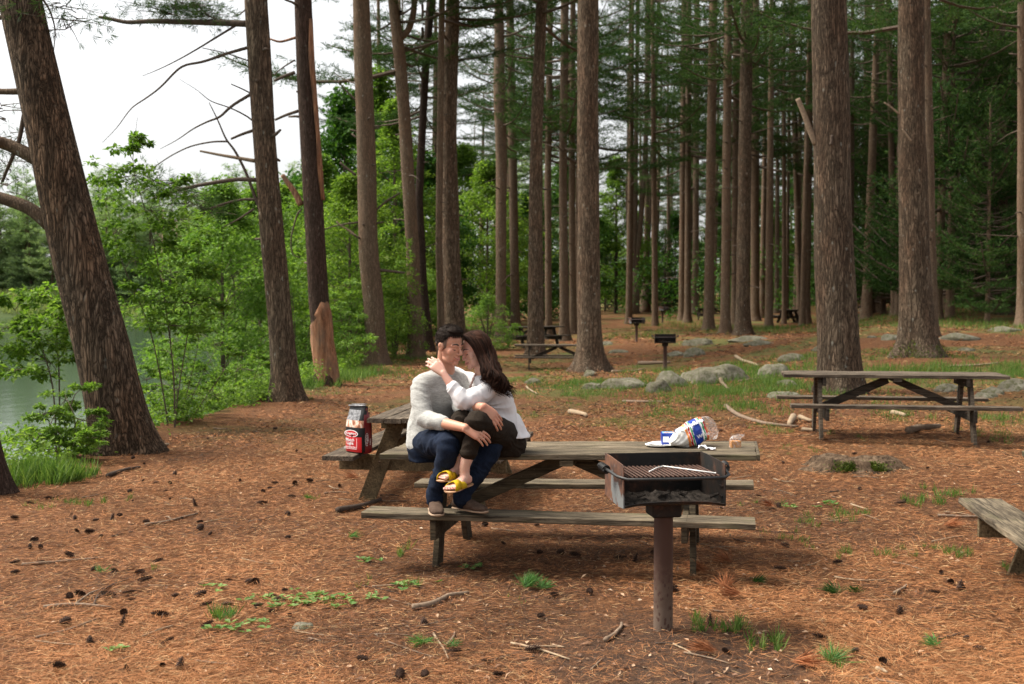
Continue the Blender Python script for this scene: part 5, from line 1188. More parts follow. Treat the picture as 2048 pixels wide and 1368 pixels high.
for q in range(150):
    side = 1 if q % 4 else -1; a = rgh.uniform(0, 1)       # along the parting from brow to crown
    if a < .05 and q % 3: continue
    p0 = V3(.004 * side, .070 - .15 * a, .122 + .018 * math.sin(a * 3) - .02 * (a < .1)); sx = rgh.uniform(.75, 1.0)
    p1 = V3(side * .060 * sx, .066 - .15 * a, .098); p2 = V3(side * (.087 + rgh.uniform(0, .008)), .046 - .13 * a, .035); p3 = V3(side * (.090 + rgh.uniform(0, .012)), .034 - .12 * a, -.035 - rgh.uniform(0, .02))
    ex = min(1, .55 * a + rgh.uniform(0, .5)); ln_ = rgh.uniform(.6, 1.1)
    if side > 0: mid_ = A(966 + 26 * a + rgh.uniform(-5, 6), 746 + rgh.uniform(-8, 8), 7.58 + rgh.uniform(-.02, .07)); end = A(960 + 68 * ex + rgh.uniform(-5, 4), 758 + 32 * ex * ln_ + rgh.uniform(-4, 8), 7.56 + rgh.uniform(-.02, .12))
    else: mid_ = A(985 + 14 * a, 745, 7.84); end = A(985 + 36 * ex, 762 + 24 * ex, 7.82 + rgh.uniform(0, .1))
    ph = rgh.uniform(0, 6.28); fr_ = 6.5 + rgh.uniform(-1.5, 1.5); amp = rgh.uniform(.014, .028)
    for k in range(9):
        jit = rgh.normal(size=3) * .0045; pts = [TW(p0 + jit * .6), TW(p1 + jit), TW(p2 + jit), TW(p3 + jit), mid_ + jit * 1.2, (mid_ + end) / 2 + jit * 1.5 + V3(.01, -.006, .004), end + jit * 2.2]
        P = np.array(pts); u = np.linspace(0, 1, len(P)); uu_ = np.linspace(0, 1, 22); Q = np.stack([np.interp(uu_, u, P[:, c]) for c in range(3)], 1)
        for _ in range(3): Q[1:-1] = (Q[:-2] + 2 * Q[1:-1] + Q[2:]) / 4
        wv = np.clip((uu_ - .48) / .4, 0, 1) * amp; Q[:, 0] += wv * np.sin(uu_ * fr_ * 2.6 + ph); Q[:, 1] += wv * .8 * np.cos(uu_ * fr_ * 2.6 + ph); Q[:, 2] += wv * .4 * np.sin(uu_ * fr_ * 1.6 + ph)
        gl.tube(Q - wo_, np.interp(uu_, [0, .15, .7, 1], [.0018, .0030, .0027, .0007]) * rgh.uniform(.8, 1.3), 4, smooth=True)
gl.build('hair_locks', M['hair_w'], ohw)
# ------------------------------------------------------------------ shrubs and leafy trees
def leaf_cloud(rg, centers, radii, per, ll, lw, flat=.45):
    """leaves in flattened clumps: centres (k,3), radii (k,)"""
    P, Nn, Dd = [], [], []
    for c, r in zip(centers, radii):
        n = max(3, int(per * rg.uniform(.6, 1.3)))
        u = rand_dirs(n, rg) * (rg.uniform(0, 1, n) ** .45)[:, None] * r * np.array([1, 1, flat]); u[:, 2] -= .25 * (u[:, 0] ** 2 + u[:, 1] ** 2) / max(r, .01)
        P.append(c + u); d = norm(u * [1, 1, .3] + rg.normal(size=(n, 3)) * .35 * r + [0, 0, -.15 * r]); Dd.append(d)
        Nn.append(norm(np.array([0, 0, 1]) + rg.normal(size=(n, 3)) * .38))
    P, Dd, Nn = map(np.concatenate, (P, Dd, Nn)); n = len(P)
    return blades(P, Dd, Nn, ll * rg.uniform(.6, 1.2, n), lw * rg.uniform(.6, 1.2, n), .45, .12)
LEAFY = {}
def leafy_mesh(kind):
    if kind in LEAFY: return LEAFY[kind]
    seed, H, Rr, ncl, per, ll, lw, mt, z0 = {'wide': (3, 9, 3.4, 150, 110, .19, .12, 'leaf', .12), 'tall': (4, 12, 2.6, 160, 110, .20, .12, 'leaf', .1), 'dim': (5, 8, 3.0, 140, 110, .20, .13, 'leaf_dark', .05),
        'bushy': (6, 2.6, 1.3, 90, 80, .085, .05, 'leaf_lime', .0), 'lime': (7, 8, 3.2, 150, 110, .17, .11, 'leaf_lime', .1)}[kind]
    rg = np.random.default_rng(seed); cs, rs, paths = [], [], []
    stems = 1 if H > 5 else 6
    for q in range(ncl):
        f = (q + rg.uniform(0, 1)) / ncl; z = H * (z0 + (1 - z0) * f); prof = math.sin(min(1, .18 + f * .95) * math.pi) ** .6
        rr = Rr * prof * math.sqrt(rg.uniform(.1, 1)); a = rg.uniform(0, 6.28)
        c = np.array([rr * math.cos(a), rr * math.sin(a), z + rg.uniform(-.2, .2)]); cs.append(c); rs.append(Rr * rg.uniform(.14, .3))
        if q % 2 == 0:
            b0 = np.array([c[0] * .12, c[1] * .12, max(.1, z - rr * .5)]); paths.append((np.stack([b0, (b0 + c) / 2 + [0, 0, .1], c]), np.array([.014, .009, .004]) * H / 6))
    for q in range(stems):
        a = rg.uniform(0, 6.28); e = Rr * .5 * (q > 0); paths.append((np.array([[0, 0, -.2], [e * .3 * math.cos(a), e * .3 * math.sin(a), H * .4], [e * math.cos(a), e * math.sin(a), H * .9]]), np.array([.012, .009, .003]) * H))
    v, f = leaf_cloud(rg, cs, rs, per, ll, lw); tv, tf = tubes_quads(paths, 5)
    V, F, mi = join([(v, f, 0), (tv, tf, 1)])
    LEAFY[kind] = big_mesh('foliage', V, F, [M[mt], M['limb']], mi, link=False); return LEAFY[kind]
def leafy(kind, X, Y, s, label, group, name='leafy_tree', cat='leafy tree', rz=0, sz=1.0, z=None):
    o = bpy.data.objects.new(name, leafy_mesh(kind)); C.objects.link(o); o.location = (X, Y, gz(X, Y) if z is None else z); o.scale = (s, s, s * sz); o.rotation_euler[2] = rz
    return tag(o, label, cat, group)
def lf(kind, px, Y, s, label, sz=1.0, rz=0, group='leafy trees under the pines', **k): return leafy(kind, (px - CX) / FPX * Y, Y, s, label, group, rz=rz, sz=sz, **k)
lf('lime', 445, 31, .72, 'bright leafy tree hanging over the water left of the slim leaning pine', 1.0, 1.1, z=-1.0)
lf('lime', 520, 38, .8, 'pale green leafy tree on the bank between the slim pine and the stripped one', 1.0, 2.2, z=-1.0)
lf('wide', 640, 44, .75, 'green leafy tree rising behind the stripped pine', 1.1, .3)
lf('wide', 700, 36, .62, 'low leafy tree behind the lime bush', 1.0, 2.0)
lf('tall', 790, 52, .85, 'tall leafy tree between the spotted pine and the forked stem', 1.0, .9)
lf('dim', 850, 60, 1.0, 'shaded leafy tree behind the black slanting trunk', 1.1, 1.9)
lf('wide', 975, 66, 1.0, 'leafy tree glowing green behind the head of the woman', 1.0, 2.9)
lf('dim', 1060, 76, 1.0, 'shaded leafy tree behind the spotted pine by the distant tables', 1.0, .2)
lf('tall', 1232, 92, 1.15, 'bright green leafy tree in the gap right of the tall smooth pine', .85, 1.2)
lf('lime', 1210, 105, 1.1, 'pale leafy tree filling the back of the green gap', .9, 2.1)
lf('dim', 1350, 100, 1.0, 'shaded leafy tree behind the farthest grill', 1.0, 3.0)
lf('dim', 1440, 105, 1.1, 'shaded leafy tree behind the middle cluster of pines', 1.1, 4.0)
lf('wide', 1545, 98, .9, 'green leafy tree showing above the farthest table', .9, 5.0)
lf('dim', 1690, 92, 1.1, 'shaded leafy tree right of the great spotted pine', 1.0, 1.0)
lf('wide', 1990, 72, 1.5, 'tall leafy tree glowing above the dark thicket at the far right', 1.5, 2.6)
lf('dim', 600, 70, 1.0, 'tall leafy tree behind the stripped pine, farther along the shore', 1.2, 2.6)
lf('dim', 720, 80, 1.1, 'tall leafy tree far along the shore behind the spotted pine', 1.1, 1.6)
lf('lime', 20, 196, 1.2, 'bright leafy tree on the far shore at the left edge', .8, 1.6)
lf('lime', 300, 196, .9, 'small bright leafy tree on the far shore behind the leaning pine', .8, .6)
lf('wide', 560, 52, .9, 'leafy tree crowding the shore just left of the stripped pine', 1.0, 3.3)
lf('tall', 760, 62, 1.1, 'second tall leafy tree deep behind the straight spotted pine', 1.0, 4.1)
lf('wide', 925, 74, 1.2, 'leafy tree behind the stout pine above the couple', 1.0, 5.1)
lf('dim', 690, 58, 1.2, 'shaded leafy tree beyond the bushes of the bank', 1.2, 5.9)
lf('lime', 810, 47, .5, 'little bright tree at the foot of the forked thin pine', 1.0, .7)
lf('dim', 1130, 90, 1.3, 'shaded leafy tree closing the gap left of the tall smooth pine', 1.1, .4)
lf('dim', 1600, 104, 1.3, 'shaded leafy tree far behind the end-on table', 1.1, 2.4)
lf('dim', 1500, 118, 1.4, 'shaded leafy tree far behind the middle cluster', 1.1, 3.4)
# bushes along the bank
lb = 'bushes along the lake bank'
def bush(px, py, s, label, kind='bushy', sz=1.0, rz=0): p = hit(px, py); return leafy(kind, p.x, p.y, s, label, lb, 'bush', 'bush', rz, sz)
bush(745, 715, 1.15, 'lime green bush in front of the straight spotted pine', sz=1.25, rz=1)
bush(700, 738, .7, 'small lime bush right beside the stripped trunk', sz=1.0, rz=2)
bush(790, 716, .8, 'lime bush reaching towards the forked thin pine', sz=1.1, rz=3)
bush(615, 762, .6, 'low bush between the slim leaning pine and the stripped trunk', sz=1.1, rz=4)
bush(975, 700, .9, 'low dark green bush behind the shoulder of the woman', sz=.8, rz=5)
# ---- traced shrubs near the water (sprays given as picture point, depth, half width px)
def sapling(px, py, Y, stems, sprays, label, mt='leaf', ll=.085, lw=.05, per=46, seed=1, z=None, name='sapling', cat='sapling', flat=.35, r0=.014):
    X = (px - CX) / FPX * Y; z = gz(X, Y) if z is None else z; foot = Vector((X, Y, z)); root = empty(name, foot, 0, label, cat, 'young trees and shrubs by the water')
    rg = np.random.default_rng(seed); cs, rs, paths = [], [], []; s_ = FPX / Y
    SP = []
    for st in stems:
        Q = np.array([[0, 0, -.1]] + [(at(a, b_, Y + rg.uniform(-.3, .3)) - foot)[:] for a, b_ in st]); u = np.linspace(0, 1, len(Q)); uu_ = np.linspace(0, 1, len(Q) * 3)
        Q = np.stack([np.interp(uu_, u, Q[:, c]) for c in range(3)], 1); Q[1:-1] = (Q[:-2] + 2 * Q[1:-1] + Q[2:]) / 4
        paths.append((Q, np.linspace(r0, .003, len(Q)))); SP.append(Q)
    allp = np.concatenate(SP)
    for (a, b_, hw, *rest) in sprays:
        dd = rest[0] if rest else rg.uniform(-.5, .5); c = np.array((at(a, b_, Y + dd) - foot)[:]); w = hw / s_ * 1.45; m = max(4, int(hw / 5))
        near = allp[np.argmin(((allp - c) ** 2).sum(1) + 2 * np.maximum(0, allp[:, 2] - c[2]))]
        tip = c + norm(c - near + 1e-3) * w * .3; paths.append((np.stack([near, (near + c) / 2 + [0, 0, .04], c, tip]), np.array([.006, .005, .004, .002])))
        for k in range(m):
            o = np.array([rg.uniform(-1, 1) * w, rg.uniform(-.6, .6) * w, rg.uniform(-.5, .4) * w]); cs.append(c + o); rs.append(w * rg.uniform(.15, .42))
            paths.append((np.stack([c, c + o]), np.array([.004, .002])))
    v, f = leaf_cloud(rg, cs, rs, per, ll, lw, flat); big_mesh('foliage', v, f, M[mt], parent=root)
    tv, tf = tubes_quads(paths, 5); big_mesh('stems', tv, tf, M['limb'], parent=root, smooth=True)
    return root
sapling(345, 850, 16.6, [[(350, 760), (330, 600), (300, 450), (262, 330), (275, 235)], [(330, 800), (300, 650), (240, 520), (210, 400)], [(350, 820), (380, 640), (400, 500)]],
  [(265, 275, 16), (245, 300, 22), (280, 290, 14), (230, 340, 30), (270, 350, 36), (330, 370, 30), (230, 400, 40), (300, 420, 55), (360, 440, 40), (240, 460, 40), (310, 480, 50), (370, 500, 36), (270, 520, 40), (340, 545, 45), (400, 540, 30), (250, 575, 30), (300, 600, 45), (370, 605, 50), (420, 595, 25), (280, 640, 30), (340, 650, 40)],
  'leafy maple sapling spreading layered sprays behind the big leaning pine', ll=.085, lw=.052, per=42, flat=.55, seed=2, z=-.75)
sapling(110, 880, 15.2, [[(110, 780), (80, 680), (30, 620)], [(120, 760), (110, 640), (150, 560)]],
  [(20, 700, 40), (70, 690, 45), (110, 655, 40), (60, 640, 40), (10, 655, 30), (130, 610, 35), (90, 590, 40), (150, 700, 35), (30, 740, 35), (100, 725, 45), (150, 640, 30), (0, 600, 14), (160, 575, 22), (60, 590, 26), (-30, 680, 30)],
  'leafy sapling reaching over the water left of the big leaning pine', ll=.085, lw=.052, per=42, flat=.55, seed=3, z=-.9)
sapling(130, 935, 13.2, [[(110, 880), (90, 820)], [(150, 880), (150, 830), (130, 790)], [(170, 900), (180, 850)]],
  [(80, 830, 30), (130, 800, 30), (165, 840, 30), (110, 860, 35), (70, 870, 30), (150, 880, 34), (100, 900, 34), (180, 890, 20), (150, 910, 25), (40, 880, 26), (30, 920, 24), (160, 780, 20), (190, 830, 16)],
  'dense small bush tucked against the left side of the big leaning pine', mt='leaf', ll=.05, lw=.03, per=95, seed=4, z=-.35, name='bush', cat='bush')
sapling(350, 865, 17.4, [[(355, 780), (345, 690)], [(370, 800), (395, 700), (400, 650)], [(330, 810), (320, 740), (315, 680)], [(385, 790), (430, 700)], [(400, 810), (450, 740), (455, 690)]],
  [(345, 690, 25), (395, 670, 28), (320, 700, 22), (430, 690, 26), (360, 740, 32), (410, 740, 32), (330, 770, 28), (455, 740, 26), (380, 790, 34), (430, 790, 34), (345, 815, 28), (470, 700, 18), (300, 740, 18), (395, 825, 36)],
  'thin stemmed shrub growing just right of the big leaning pine', ll=.055, lw=.032, per=62, seed=5, z=-.3, r0=.009, name='shrub', cat='shrub')
sapling(470, 830, 20.5, [[(470, 760), (480, 700)], [(500, 780), (520, 720)], [(440, 790), (430, 740)]],
  [(480, 735, 26), (520, 750, 26), (450, 770, 30), (500, 785, 32), (545, 730, 14), (430, 800, 34), (470, 815, 34), (520, 800, 20), (440, 745, 18), (500, 710, 18)],
  'low leafy shrub at the foot of the slim leaning pine', ll=.055, lw=.032, per=75, seed=6, z=-.35, r0=.009, name='shrub', cat='shrub')
sapling(300, 860, 18.5, [[(300, 800), (290, 740)], [(330, 810), (340, 750)]],
  [(290, 760, 26), (320, 780, 28), (350, 800, 28), (310, 820, 30), (375, 770, 24), (400, 800, 28), (425, 780, 22), (340, 745, 20)],
  'dense low bush between the big leaning pine and the thin stemmed shrub', ll=.055, lw=.034, per=85, seed=15, z=-.45, r0=.009, name='bush', cat='bush')
sapling(495, 820, 23, [[(490, 770), (480, 730)], [(530, 770), (535, 720)]],
  [(470, 750, 26), (500, 740, 28), (530, 750, 24), (450, 780, 26), (485, 790, 28), (520, 785, 24), (510, 715, 20), (540, 720, 16)],
  'round bush by the water directly left of the slim leaning pine', mt='leaf_lime', ll=.06, lw=.036, per=85, seed=16, z=-.6, r0=.009, name='bush', cat='bush')
sapling(470, 640, 33, [[(470, 560), (440, 480)], [(500, 580), (520, 500)]],
  [(400, 470, 30), (440, 450, 36), (490, 440, 36), (400, 520, 34), (460, 510, 44), (510, 500, 36), (430, 560, 40), (490, 565, 40), (530, 560, 22), (390, 560, 18), (540, 460, 20), (500, 620, 34), (470, 400, 24), (550, 640, 24), (470, 655, 24), (520, 680, 20)],
  'bright leafy branches hanging over the bay behind the slim leaning pine', mt='leaf_lime', ll=.13, lw=.08, per=60, seed=7, z=-1.2, r0=.03)
sapling(590, 720, 30, [[(590, 640), (580, 560)], [(620, 650), (640, 560)]],
  [(580, 590, 26), (600, 640, 32), (590, 690, 34), (625, 700, 34), (690, 640, 30), (700, 690, 30), (670, 600, 26), (600, 540, 26), (690, 570, 24), (570, 640, 20)],
  'yellow green shrub between the slim leaning pine and the lime bush', mt='leaf_lime', ll=.10, lw=.06, per=60, seed=8, r0=.02, name='shrub', cat='shrub')
# bare young trees on the far shore
for q, (px, lb_) in enumerate(((325, 'bare pale snag on the far shore, the thickest of three'), (352, 'thin bare snag between two others on the far shore'), (372, 'thin bare pale snag at the right of the far shore group'))):
    Y = 188; X = (px - CX) / FPX * Y; z = max(gz(X, Y), WATER); root = empty('bare_tree', (X, Y, z), 0, lb_, 'bare tree', 'bare snags on the far shore')
    mb = MB(); rg = np.random.default_rng(q); H = 15 - q * 2; r_ = .32 - .1 * (q > 0); mb.tube([(0, 0, -.5), (.1, 0, H * .5), (.3, 0, H)], [r_, r_ * .7, .05], 8)
    for k in range(16):
        zz = H * rg.uniform(.3, .95); a = rg.uniform(0, 6.28); L_ = rg.uniform(1, 3.2) * (1 - zz / H * .6); mb.tube([(.1, 0, zz), (math.cos(a) * L_ * .5, math.sin(a) * L_ * .5, zz + .6), (math.cos(a) * L_, math.sin(a) * L_, zz + 1.0)], [.07, .05, .02], 5)
    mb.build('trunk', M['pale_limb'], root)

# ------------------------------------------------------------------ rocks
m, t, b = mat('lichened_granite', .92, .15)
f = noise(t, coords(t), 3.5, 6, .7); f2 = noise(t, coords(t), 14, 5, .7)
c = ramp(t, f, [(.3, (.09, .08, .062)), (.5, (.20, .185, .15)), (.7, (.34, .325, .27))])
c = mix(t, ramp(t, f2, [(.44, (0, 0, 0)), (.58, (.9,) * 3)]), c, (.085, .085, .045))
oi = t.nodes.new('ShaderNodeObjectInfo'); c = mix(t, 1.0, c, ramp(t, oi.outputs['Random'], [(0, (.75, .72, .66)), (1, (1.1, 1.1, 1.05))]), 'MULTIPLY')
t.links.new(c, b.inputs['Base Color']); bump(t, b, math_(t, 'ADD', f, f2), .7, .03); M['rock'] = m
def rock(px, py, w, h, label, seed=0, depth=.8):
    p = hit(px, py); s = FPX / p.y; w *= 1.15; h *= 1.1; rx = w / s / 2; rz = h / s * .66; ry = rx * depth; rg = np.random.default_rng(seed)
    mb = MB(); mb.ball((0, 0, 0), 1.0, nu=26, nv=16); V = mb.v[0]
    planes = rand_dirs(9, rg); planes[:, 2] = np.abs(planes[:, 2]) * .8; planes = norm(planes); ds = rg.uniform(.62, .95, 9)
    for n_, d_ in zip(planes, ds):
        e = V @ n_ - d_; V = V - np.maximum(e, 0)[:, None] * n_ * .88
    ph = rg.uniform(0, 6.28, 6)
    V = V * (1 + .04 * np.sin(V[:, :1] * 7 + ph[0]) * np.cos(V[:, 1:2] * 6 + ph[1]) + .03 * np.sin(V[:, 2:3] * 11 + V[:, :1] * 5 + ph[2]))
    V = V * [rx, ry, rz]; V[:, 2] += rz * .02
    mb.v[0] = V; o = mb.build('rock', M['rock']); o.location = (p.x, p.y + ry * .6, p.z); o.rotation_euler[2] = rg.uniform(-.3, .3)
    tag(o, label, 'rock', 'lichen covered rocks among the pines')
for q, (px, py, w, h, lb_) in enumerate([
 (1434, 762, 125, 46, 'long pale boulder, the largest in the grassy row'), (1345, 772, 75, 40, 'rounded boulder joined to the left side of the largest one'), (1250, 776, 95, 26, 'low wedge shaped rock sloping left in the grass'),
 (1322, 784, 52, 34, 'small angular boulder at the front of the grassy row'), (1410, 768, 56, 40, 'brownish rounded boulder before the largest one'), (1182, 752, 34, 18, 'small pale stone at the root of the flared pine'),
 (1066, 768, 32, 16, 'small flat stone in the grass near the woman'), (1188, 777, 42, 16, 'low brown stone in the grass below the flared pine'), (1554, 752, 62, 34, 'mossy boulder left of the great spotted pine'),
 (1590, 722, 54, 24, 'grey rock half hidden behind the great spotted pine'), (1400, 690, 70, 18, 'long flat pale rock behind the close distant grill'), (1392, 712, 44, 22, 'grey rock right of the close distant grill'),
 (1352, 712, 36, 14, 'low rock directly behind the close distant grill'), (1502, 682, 76, 14, 'long flat pink rock at the foot of the middle cluster'), (1522, 690, 60, 14, 'flat pale rock in front of the pink one'),
 (1240, 706, 46, 12, 'flat stone left of the close distant grill'), (1576, 772, 46, 18, 'small grey stone near the end of the right hand table'), (1570, 796, 66, 18, 'flat stone half buried by the end of the right hand table'),
 (1782, 680, 42, 16, 'pale round stone left of the second great pine'), (1922, 680, 78, 22, 'broad grey boulder right of the second great pine'), (1745, 676, 22, 8, 'tiny pale stone between the two great pines'),
 (2030, 782, 62, 40, 'grey boulder pile stone at the right edge'), (1995, 790, 50, 24, 'lower stone in front of the boulder at the right edge'), (1903, 784, 52, 22, 'mottled stone seen below the right hand tabletop'), (1974, 796, 48, 16, 'flat stone seen under the right end of the table'),
 (1936, 702, 40, 10, 'thin dark flat stone on the slope at the right'), (2014, 664, 60, 20, 'mossy rock below the last pines on the right'), (1722, 632, 18, 8, 'little white stone beyond the great spotted pine'), (1308, 641, 8, 6, 'tiny white stone between the two far forked pines'),
 (1130, 640, 10, 5, 'tiny pale stone beyond the dark picnic table'), (604, 1258, 48, 14, 'flat grey stone sunk in the foreground needles'), (1215, 690, 34, 10, 'sunken rock before the far grill'), (1660, 700, 60, 22, 'rock hidden behind the great spotted pine foot')]):
    rock(px, py, w, h, lb_, 10 + q)
# ------------------------------------------------------------------ stump
p = hit(1722, 945); s = FPX / p.y; root = empty('tree_stump', (p.x, p.y + .25, p.z), 0, 'wide low cut stump with green moss in front of the right hand table', 'stump'); root.scale = (1, 1, .8)
n = 48; V = []; rg = np.random.default_rng(3); R0 = 84 / s
a = np.arange(n) * 2 * math.pi / n; lob = 1 + .10 * np.cos(a * 5 + 1) + .06 * np.cos(a * 9 + 2) + .03 * np.cos(a * 17)
for z, k in ((-.08, 1.45), (0, 1.32), (.03, 1.18), (.07, 1.05), (.118, .98), (.126, .94), (.122, .80), (.12, .5), (.119, .2)):
    zz = z + (.020 * np.sin(a * 3 + 1) + .012 * np.sin(a * 7) + .007 * np.sin(a * 13)) * (z > .05)
    V.append(np.stack([R0 * k * lob * np.cos(a) ** 1, R0 * .72 * k * lob * np.sin(a), zz], 1))
V = np.concatenate(V); mb = MB(); mb.add(V, [(q * n + j, q * n + (j + 1) % n, (q + 1) * n + (j + 1) % n, (q + 1) * n + j) for q in range(8) for j in range(n)] + [[8 * n + j for j in range(n)]], 0, True)
m, t, b = mat('rotting_stump_wood', .95, .1); f = noise(t, coords(t, (1, 1, .25)), 16, 6, .75)
c = ramp(t, f, [(.36, (.02, .013, .009)), (.5, (.10, .066, .042)), (.66, (.21, .145, .095))]); t.links.new(c, b.inputs['Base Color']); bump(t, b, f, 1.0, .03); M['stump'] = m
mb.build('stump_wood', m, root)
P = []
for (a_, b_, k_) in ((-1.75, .28, 1500), (-1.35, .22, 1300)):
    aa = rng.normal(a_, b_ * .8, k_); rr = rng.uniform(.97, 1.2, k_); P.append(np.stack([R0 * rr * np.cos(aa), R0 * .72 * rr * np.sin(aa) , .125 - (rr - .95) * .42 + rng.uniform(-.02, .02, k_)], 1))
P = np.concatenate(P); n_ = len(P); v, f = blades(P, rand_dirs(n_) + [0, -.5, .6], rand_dirs(n_), rng.uniform(.015, .035, n_), rng.uniform(.006, .012, n_))
M['moss'] = leaf_mat('moss', [(.3, (.04, .07, .01)), (.6, (.09, .13, .015)), (.8, (.15, .18, .03))], .2); big_mesh('moss', v, f, M['moss'], parent=root)
# moss skirt at the foot of the second great pine
n_ = 2600; aa = rng.uniform(0, 6.28, n_); rr = .34 * (1.0 + rng.exponential(.35, n_)); hh = np.clip(.42 - (rr - .34) * 1.0, 0, .5) * rng.uniform(0, 1, n_)
v, f = blades(np.stack([rr * np.cos(aa), rr * np.sin(aa), hh], 1), rand_dirs(n_) + [0, 0, .8], rand_dirs(n_), rng.uniform(.05, .10, n_), rng.uniform(.01, .02, n_)); big_mesh('moss', v, f, M['moss'], parent=tW)

# ------------------------------------------------------------------ grass, weeds
def world_scatter(blobs, seed):
    """blobs: picture ellipse (px, py, half width px, half height px, blades, length m)"""
    rg = np.random.default_rng(seed); P, L_ = [], []
    for (px, py, hw, hh, cnt_, ln) in blobs:
        c = hit(px, py); e = hit(px, py + hh); wx = hw * c.y / FPX; wy = abs(c.y - e.y) * 1.0
        q = rg.normal(size=(cnt_, 2)) * .5; tuf = rg.normal(size=(max(3, cnt_ // 22), 2)) * .6; idx = rg.integers(0, len(tuf), cnt_); q = tuf[idx] + rg.normal(size=(cnt_, 2)) * .09
        x = c.x + q[:, 0] * wx; y = c.y + q[:, 1] * wy; z = ground(x, y); P.append(np.stack([x, y, z], 1)); L_.append(np.full(cnt_, ln) * rg.uniform(.4, 1.2, cnt_))
    return np.concatenate(P), np.concatenate(L_)
gb = [(1500, 775, 110, 22, 5200, .16), (1430, 790, 120, 20, 4200, .14), (1600, 770, 70, 30, 3600, .16), (1330, 750, 90, 18, 2400, .15), (1260, 775, 110, 18, 3400, .12), (1180, 768, 70, 14, 2400, .12), (1090, 770, 80, 16, 2000, .10), (1150, 790, 60, 10, 900, .08),
 (1540, 740, 80, 18, 3000, .2), (1620, 715, 40, 20, 1200, .18), (1790, 750, 120, 14, 4200, .16), (1930, 755, 130, 16, 4500, .16), (2030, 740, 60, 16, 2200, .16), (1700, 640, 120, 12, 2600, .25), (1560, 660, 120, 10, 2600, .25), (1440, 655, 90, 8, 1600, .25), (1340, 652, 90, 8, 1600, .25), (1850, 650, 120, 14, 3000, .25), (1950, 645, 100, 12, 2400, .25),
 (1830, 712, 60, 10, 1600, .14), (1250, 672, 80, 14, 1200, .2), (1040, 760, 50, 10, 700, .1), (1370, 820, 70, 10, 700, .08), (1480, 815, 70, 14, 1500, .12), (1540, 860, 50, 10, 400, .07), (1780, 830, 120, 14, 500, .1), (1990, 840, 60, 14, 500, .12), (1240, 850, 80, 8, 500, .06),
 (1070, 830, 30, 6, 220, .06), (600, 790, 60, 6, 300, .08), (760, 745, 100, 10, 1400, .15), (900, 720, 100, 10, 1200, .18), (1100, 745, 50, 8, 500, .1)]
gb += [(20, 935, 60, 25, 2400, .3), (90, 960, 70, 14, 2200, .22), (-20, 950, 30, 16, 700, .3), (330, 840, 60, 12, 1600, .25), (430, 815, 70, 12, 2200, .28), (510, 795, 40, 12, 1500, .3), (630, 770, 40, 8, 900, .25), (700, 755, 50, 8, 1200, .25)]
# thin tufts in the foreground
for q in [(440, 1240, 24, 14, 110, .10), (310, 1140, 14, 8, 30, .06), (1100, 1175, 10, 6, 0, .1), (1560, 1070, 60, 18, 190, .06), (1640, 1040, 60, 20, 240, .07), (1700, 1030, 30, 12, 160, .08), (1850, 1010, 40, 14, 220, .09), (1900, 990, 40, 14, 200, .09), (1820, 1100, 60, 10, 120, .06), (1920, 1110, 36, 7, 220, .07), (1780, 1115, 24, 9, 120, .07), (1690, 1108, 22, 9, 110, .07), (1625, 1100, 14, 8, 50, .06),
          (2010, 1140, 18, 8, 80, .06), (1460, 1262, 50, 18, 230, .09), (1520, 1285, 40, 16, 160, .10), (1400, 1250, 30, 12, 90, .08), (800, 1115, 10, 12, 60, .10), (820, 1180, 24, 12, 60, .07), (730, 1168, 14, 8, 30, .06), (630, 1215, 50, 10, 70, .05), (840, 1290, 26, 6, 70, .06), (1020, 1200, 20, 6, 20, .05), (190, 1010, 14, 5, 60, .08), (250, 1000, 12, 5, 40, .06), (630, 998, 10, 4, 50, .05), (1660, 1330, 40, 10, 60, .08), (1980, 870, 40, 16, 300, .09), (1560, 900, 60, 12, 200, .05), (1650, 870, 40, 12, 160, .06), (1330, 830, 60, 10, 500, .08), (1200, 880, 20, 8, 50, .05), (1140, 805, 30, 6, 120, .06), (990, 965, 10, 4, 30, .04), (1500, 1010, 30, 8, 60, .05), (120, 1010, 60, 10, 300, .06)]: 
    if q[4]: gb.append(q)
gb = [(a, b_, c, d, int(e * (.5 if e > 600 and b_ > 630 and a > 1000 else 1)), f) for (a, b_, c, d, e, f) in gb]
P, L_ = world_scatter(gb, 17); n_ = len(P); D = norm(np.concatenate([rng.normal(size=(n_, 2)) * .35, np.ones((n_, 1))], 1))
keep = (P[:, 2] > WATER + .03) | (P[:, 0] > 5); P, L_, D = P[keep], L_[keep], D[keep]; n_ = len(P)
v, f = blades(P - [0, 0, .01], D, np.concatenate([rng.normal(size=(n_, 2)), np.zeros((n_, 1))], 1), L_, L_ * .045 + .0012 * np.clip(P[:, 1] / 8, 1, 6), .35, .08)
tag(big_mesh('grass', v, f, M['grass']), 'thin green grass between the rocks and in scattered tufts', 'grass', kind='stuff')
# reeds on the far shore
n_ = 9000; X = rng.uniform(-95, -25, n_); Y = rng.uniform(178, 192, n_); Z = ground(X, Y); k = Z > WATER - .5; P = np.stack([X, Y, np.maximum(Z, WATER)], 1)[k]; n_ = len(P)
v, f = blades(P, np.concatenate([rng.normal(size=(n_, 2)) * .2, np.ones((n_, 1))], 1), rand_dirs(n_), rng.uniform(.6, 1.5, n_), np.full(n_, .16)); tag(big_mesh('marsh_grass', v, f, M['reed']), 'pale marsh grass along the far shore of the lake', 'marsh grass', kind='stuff')
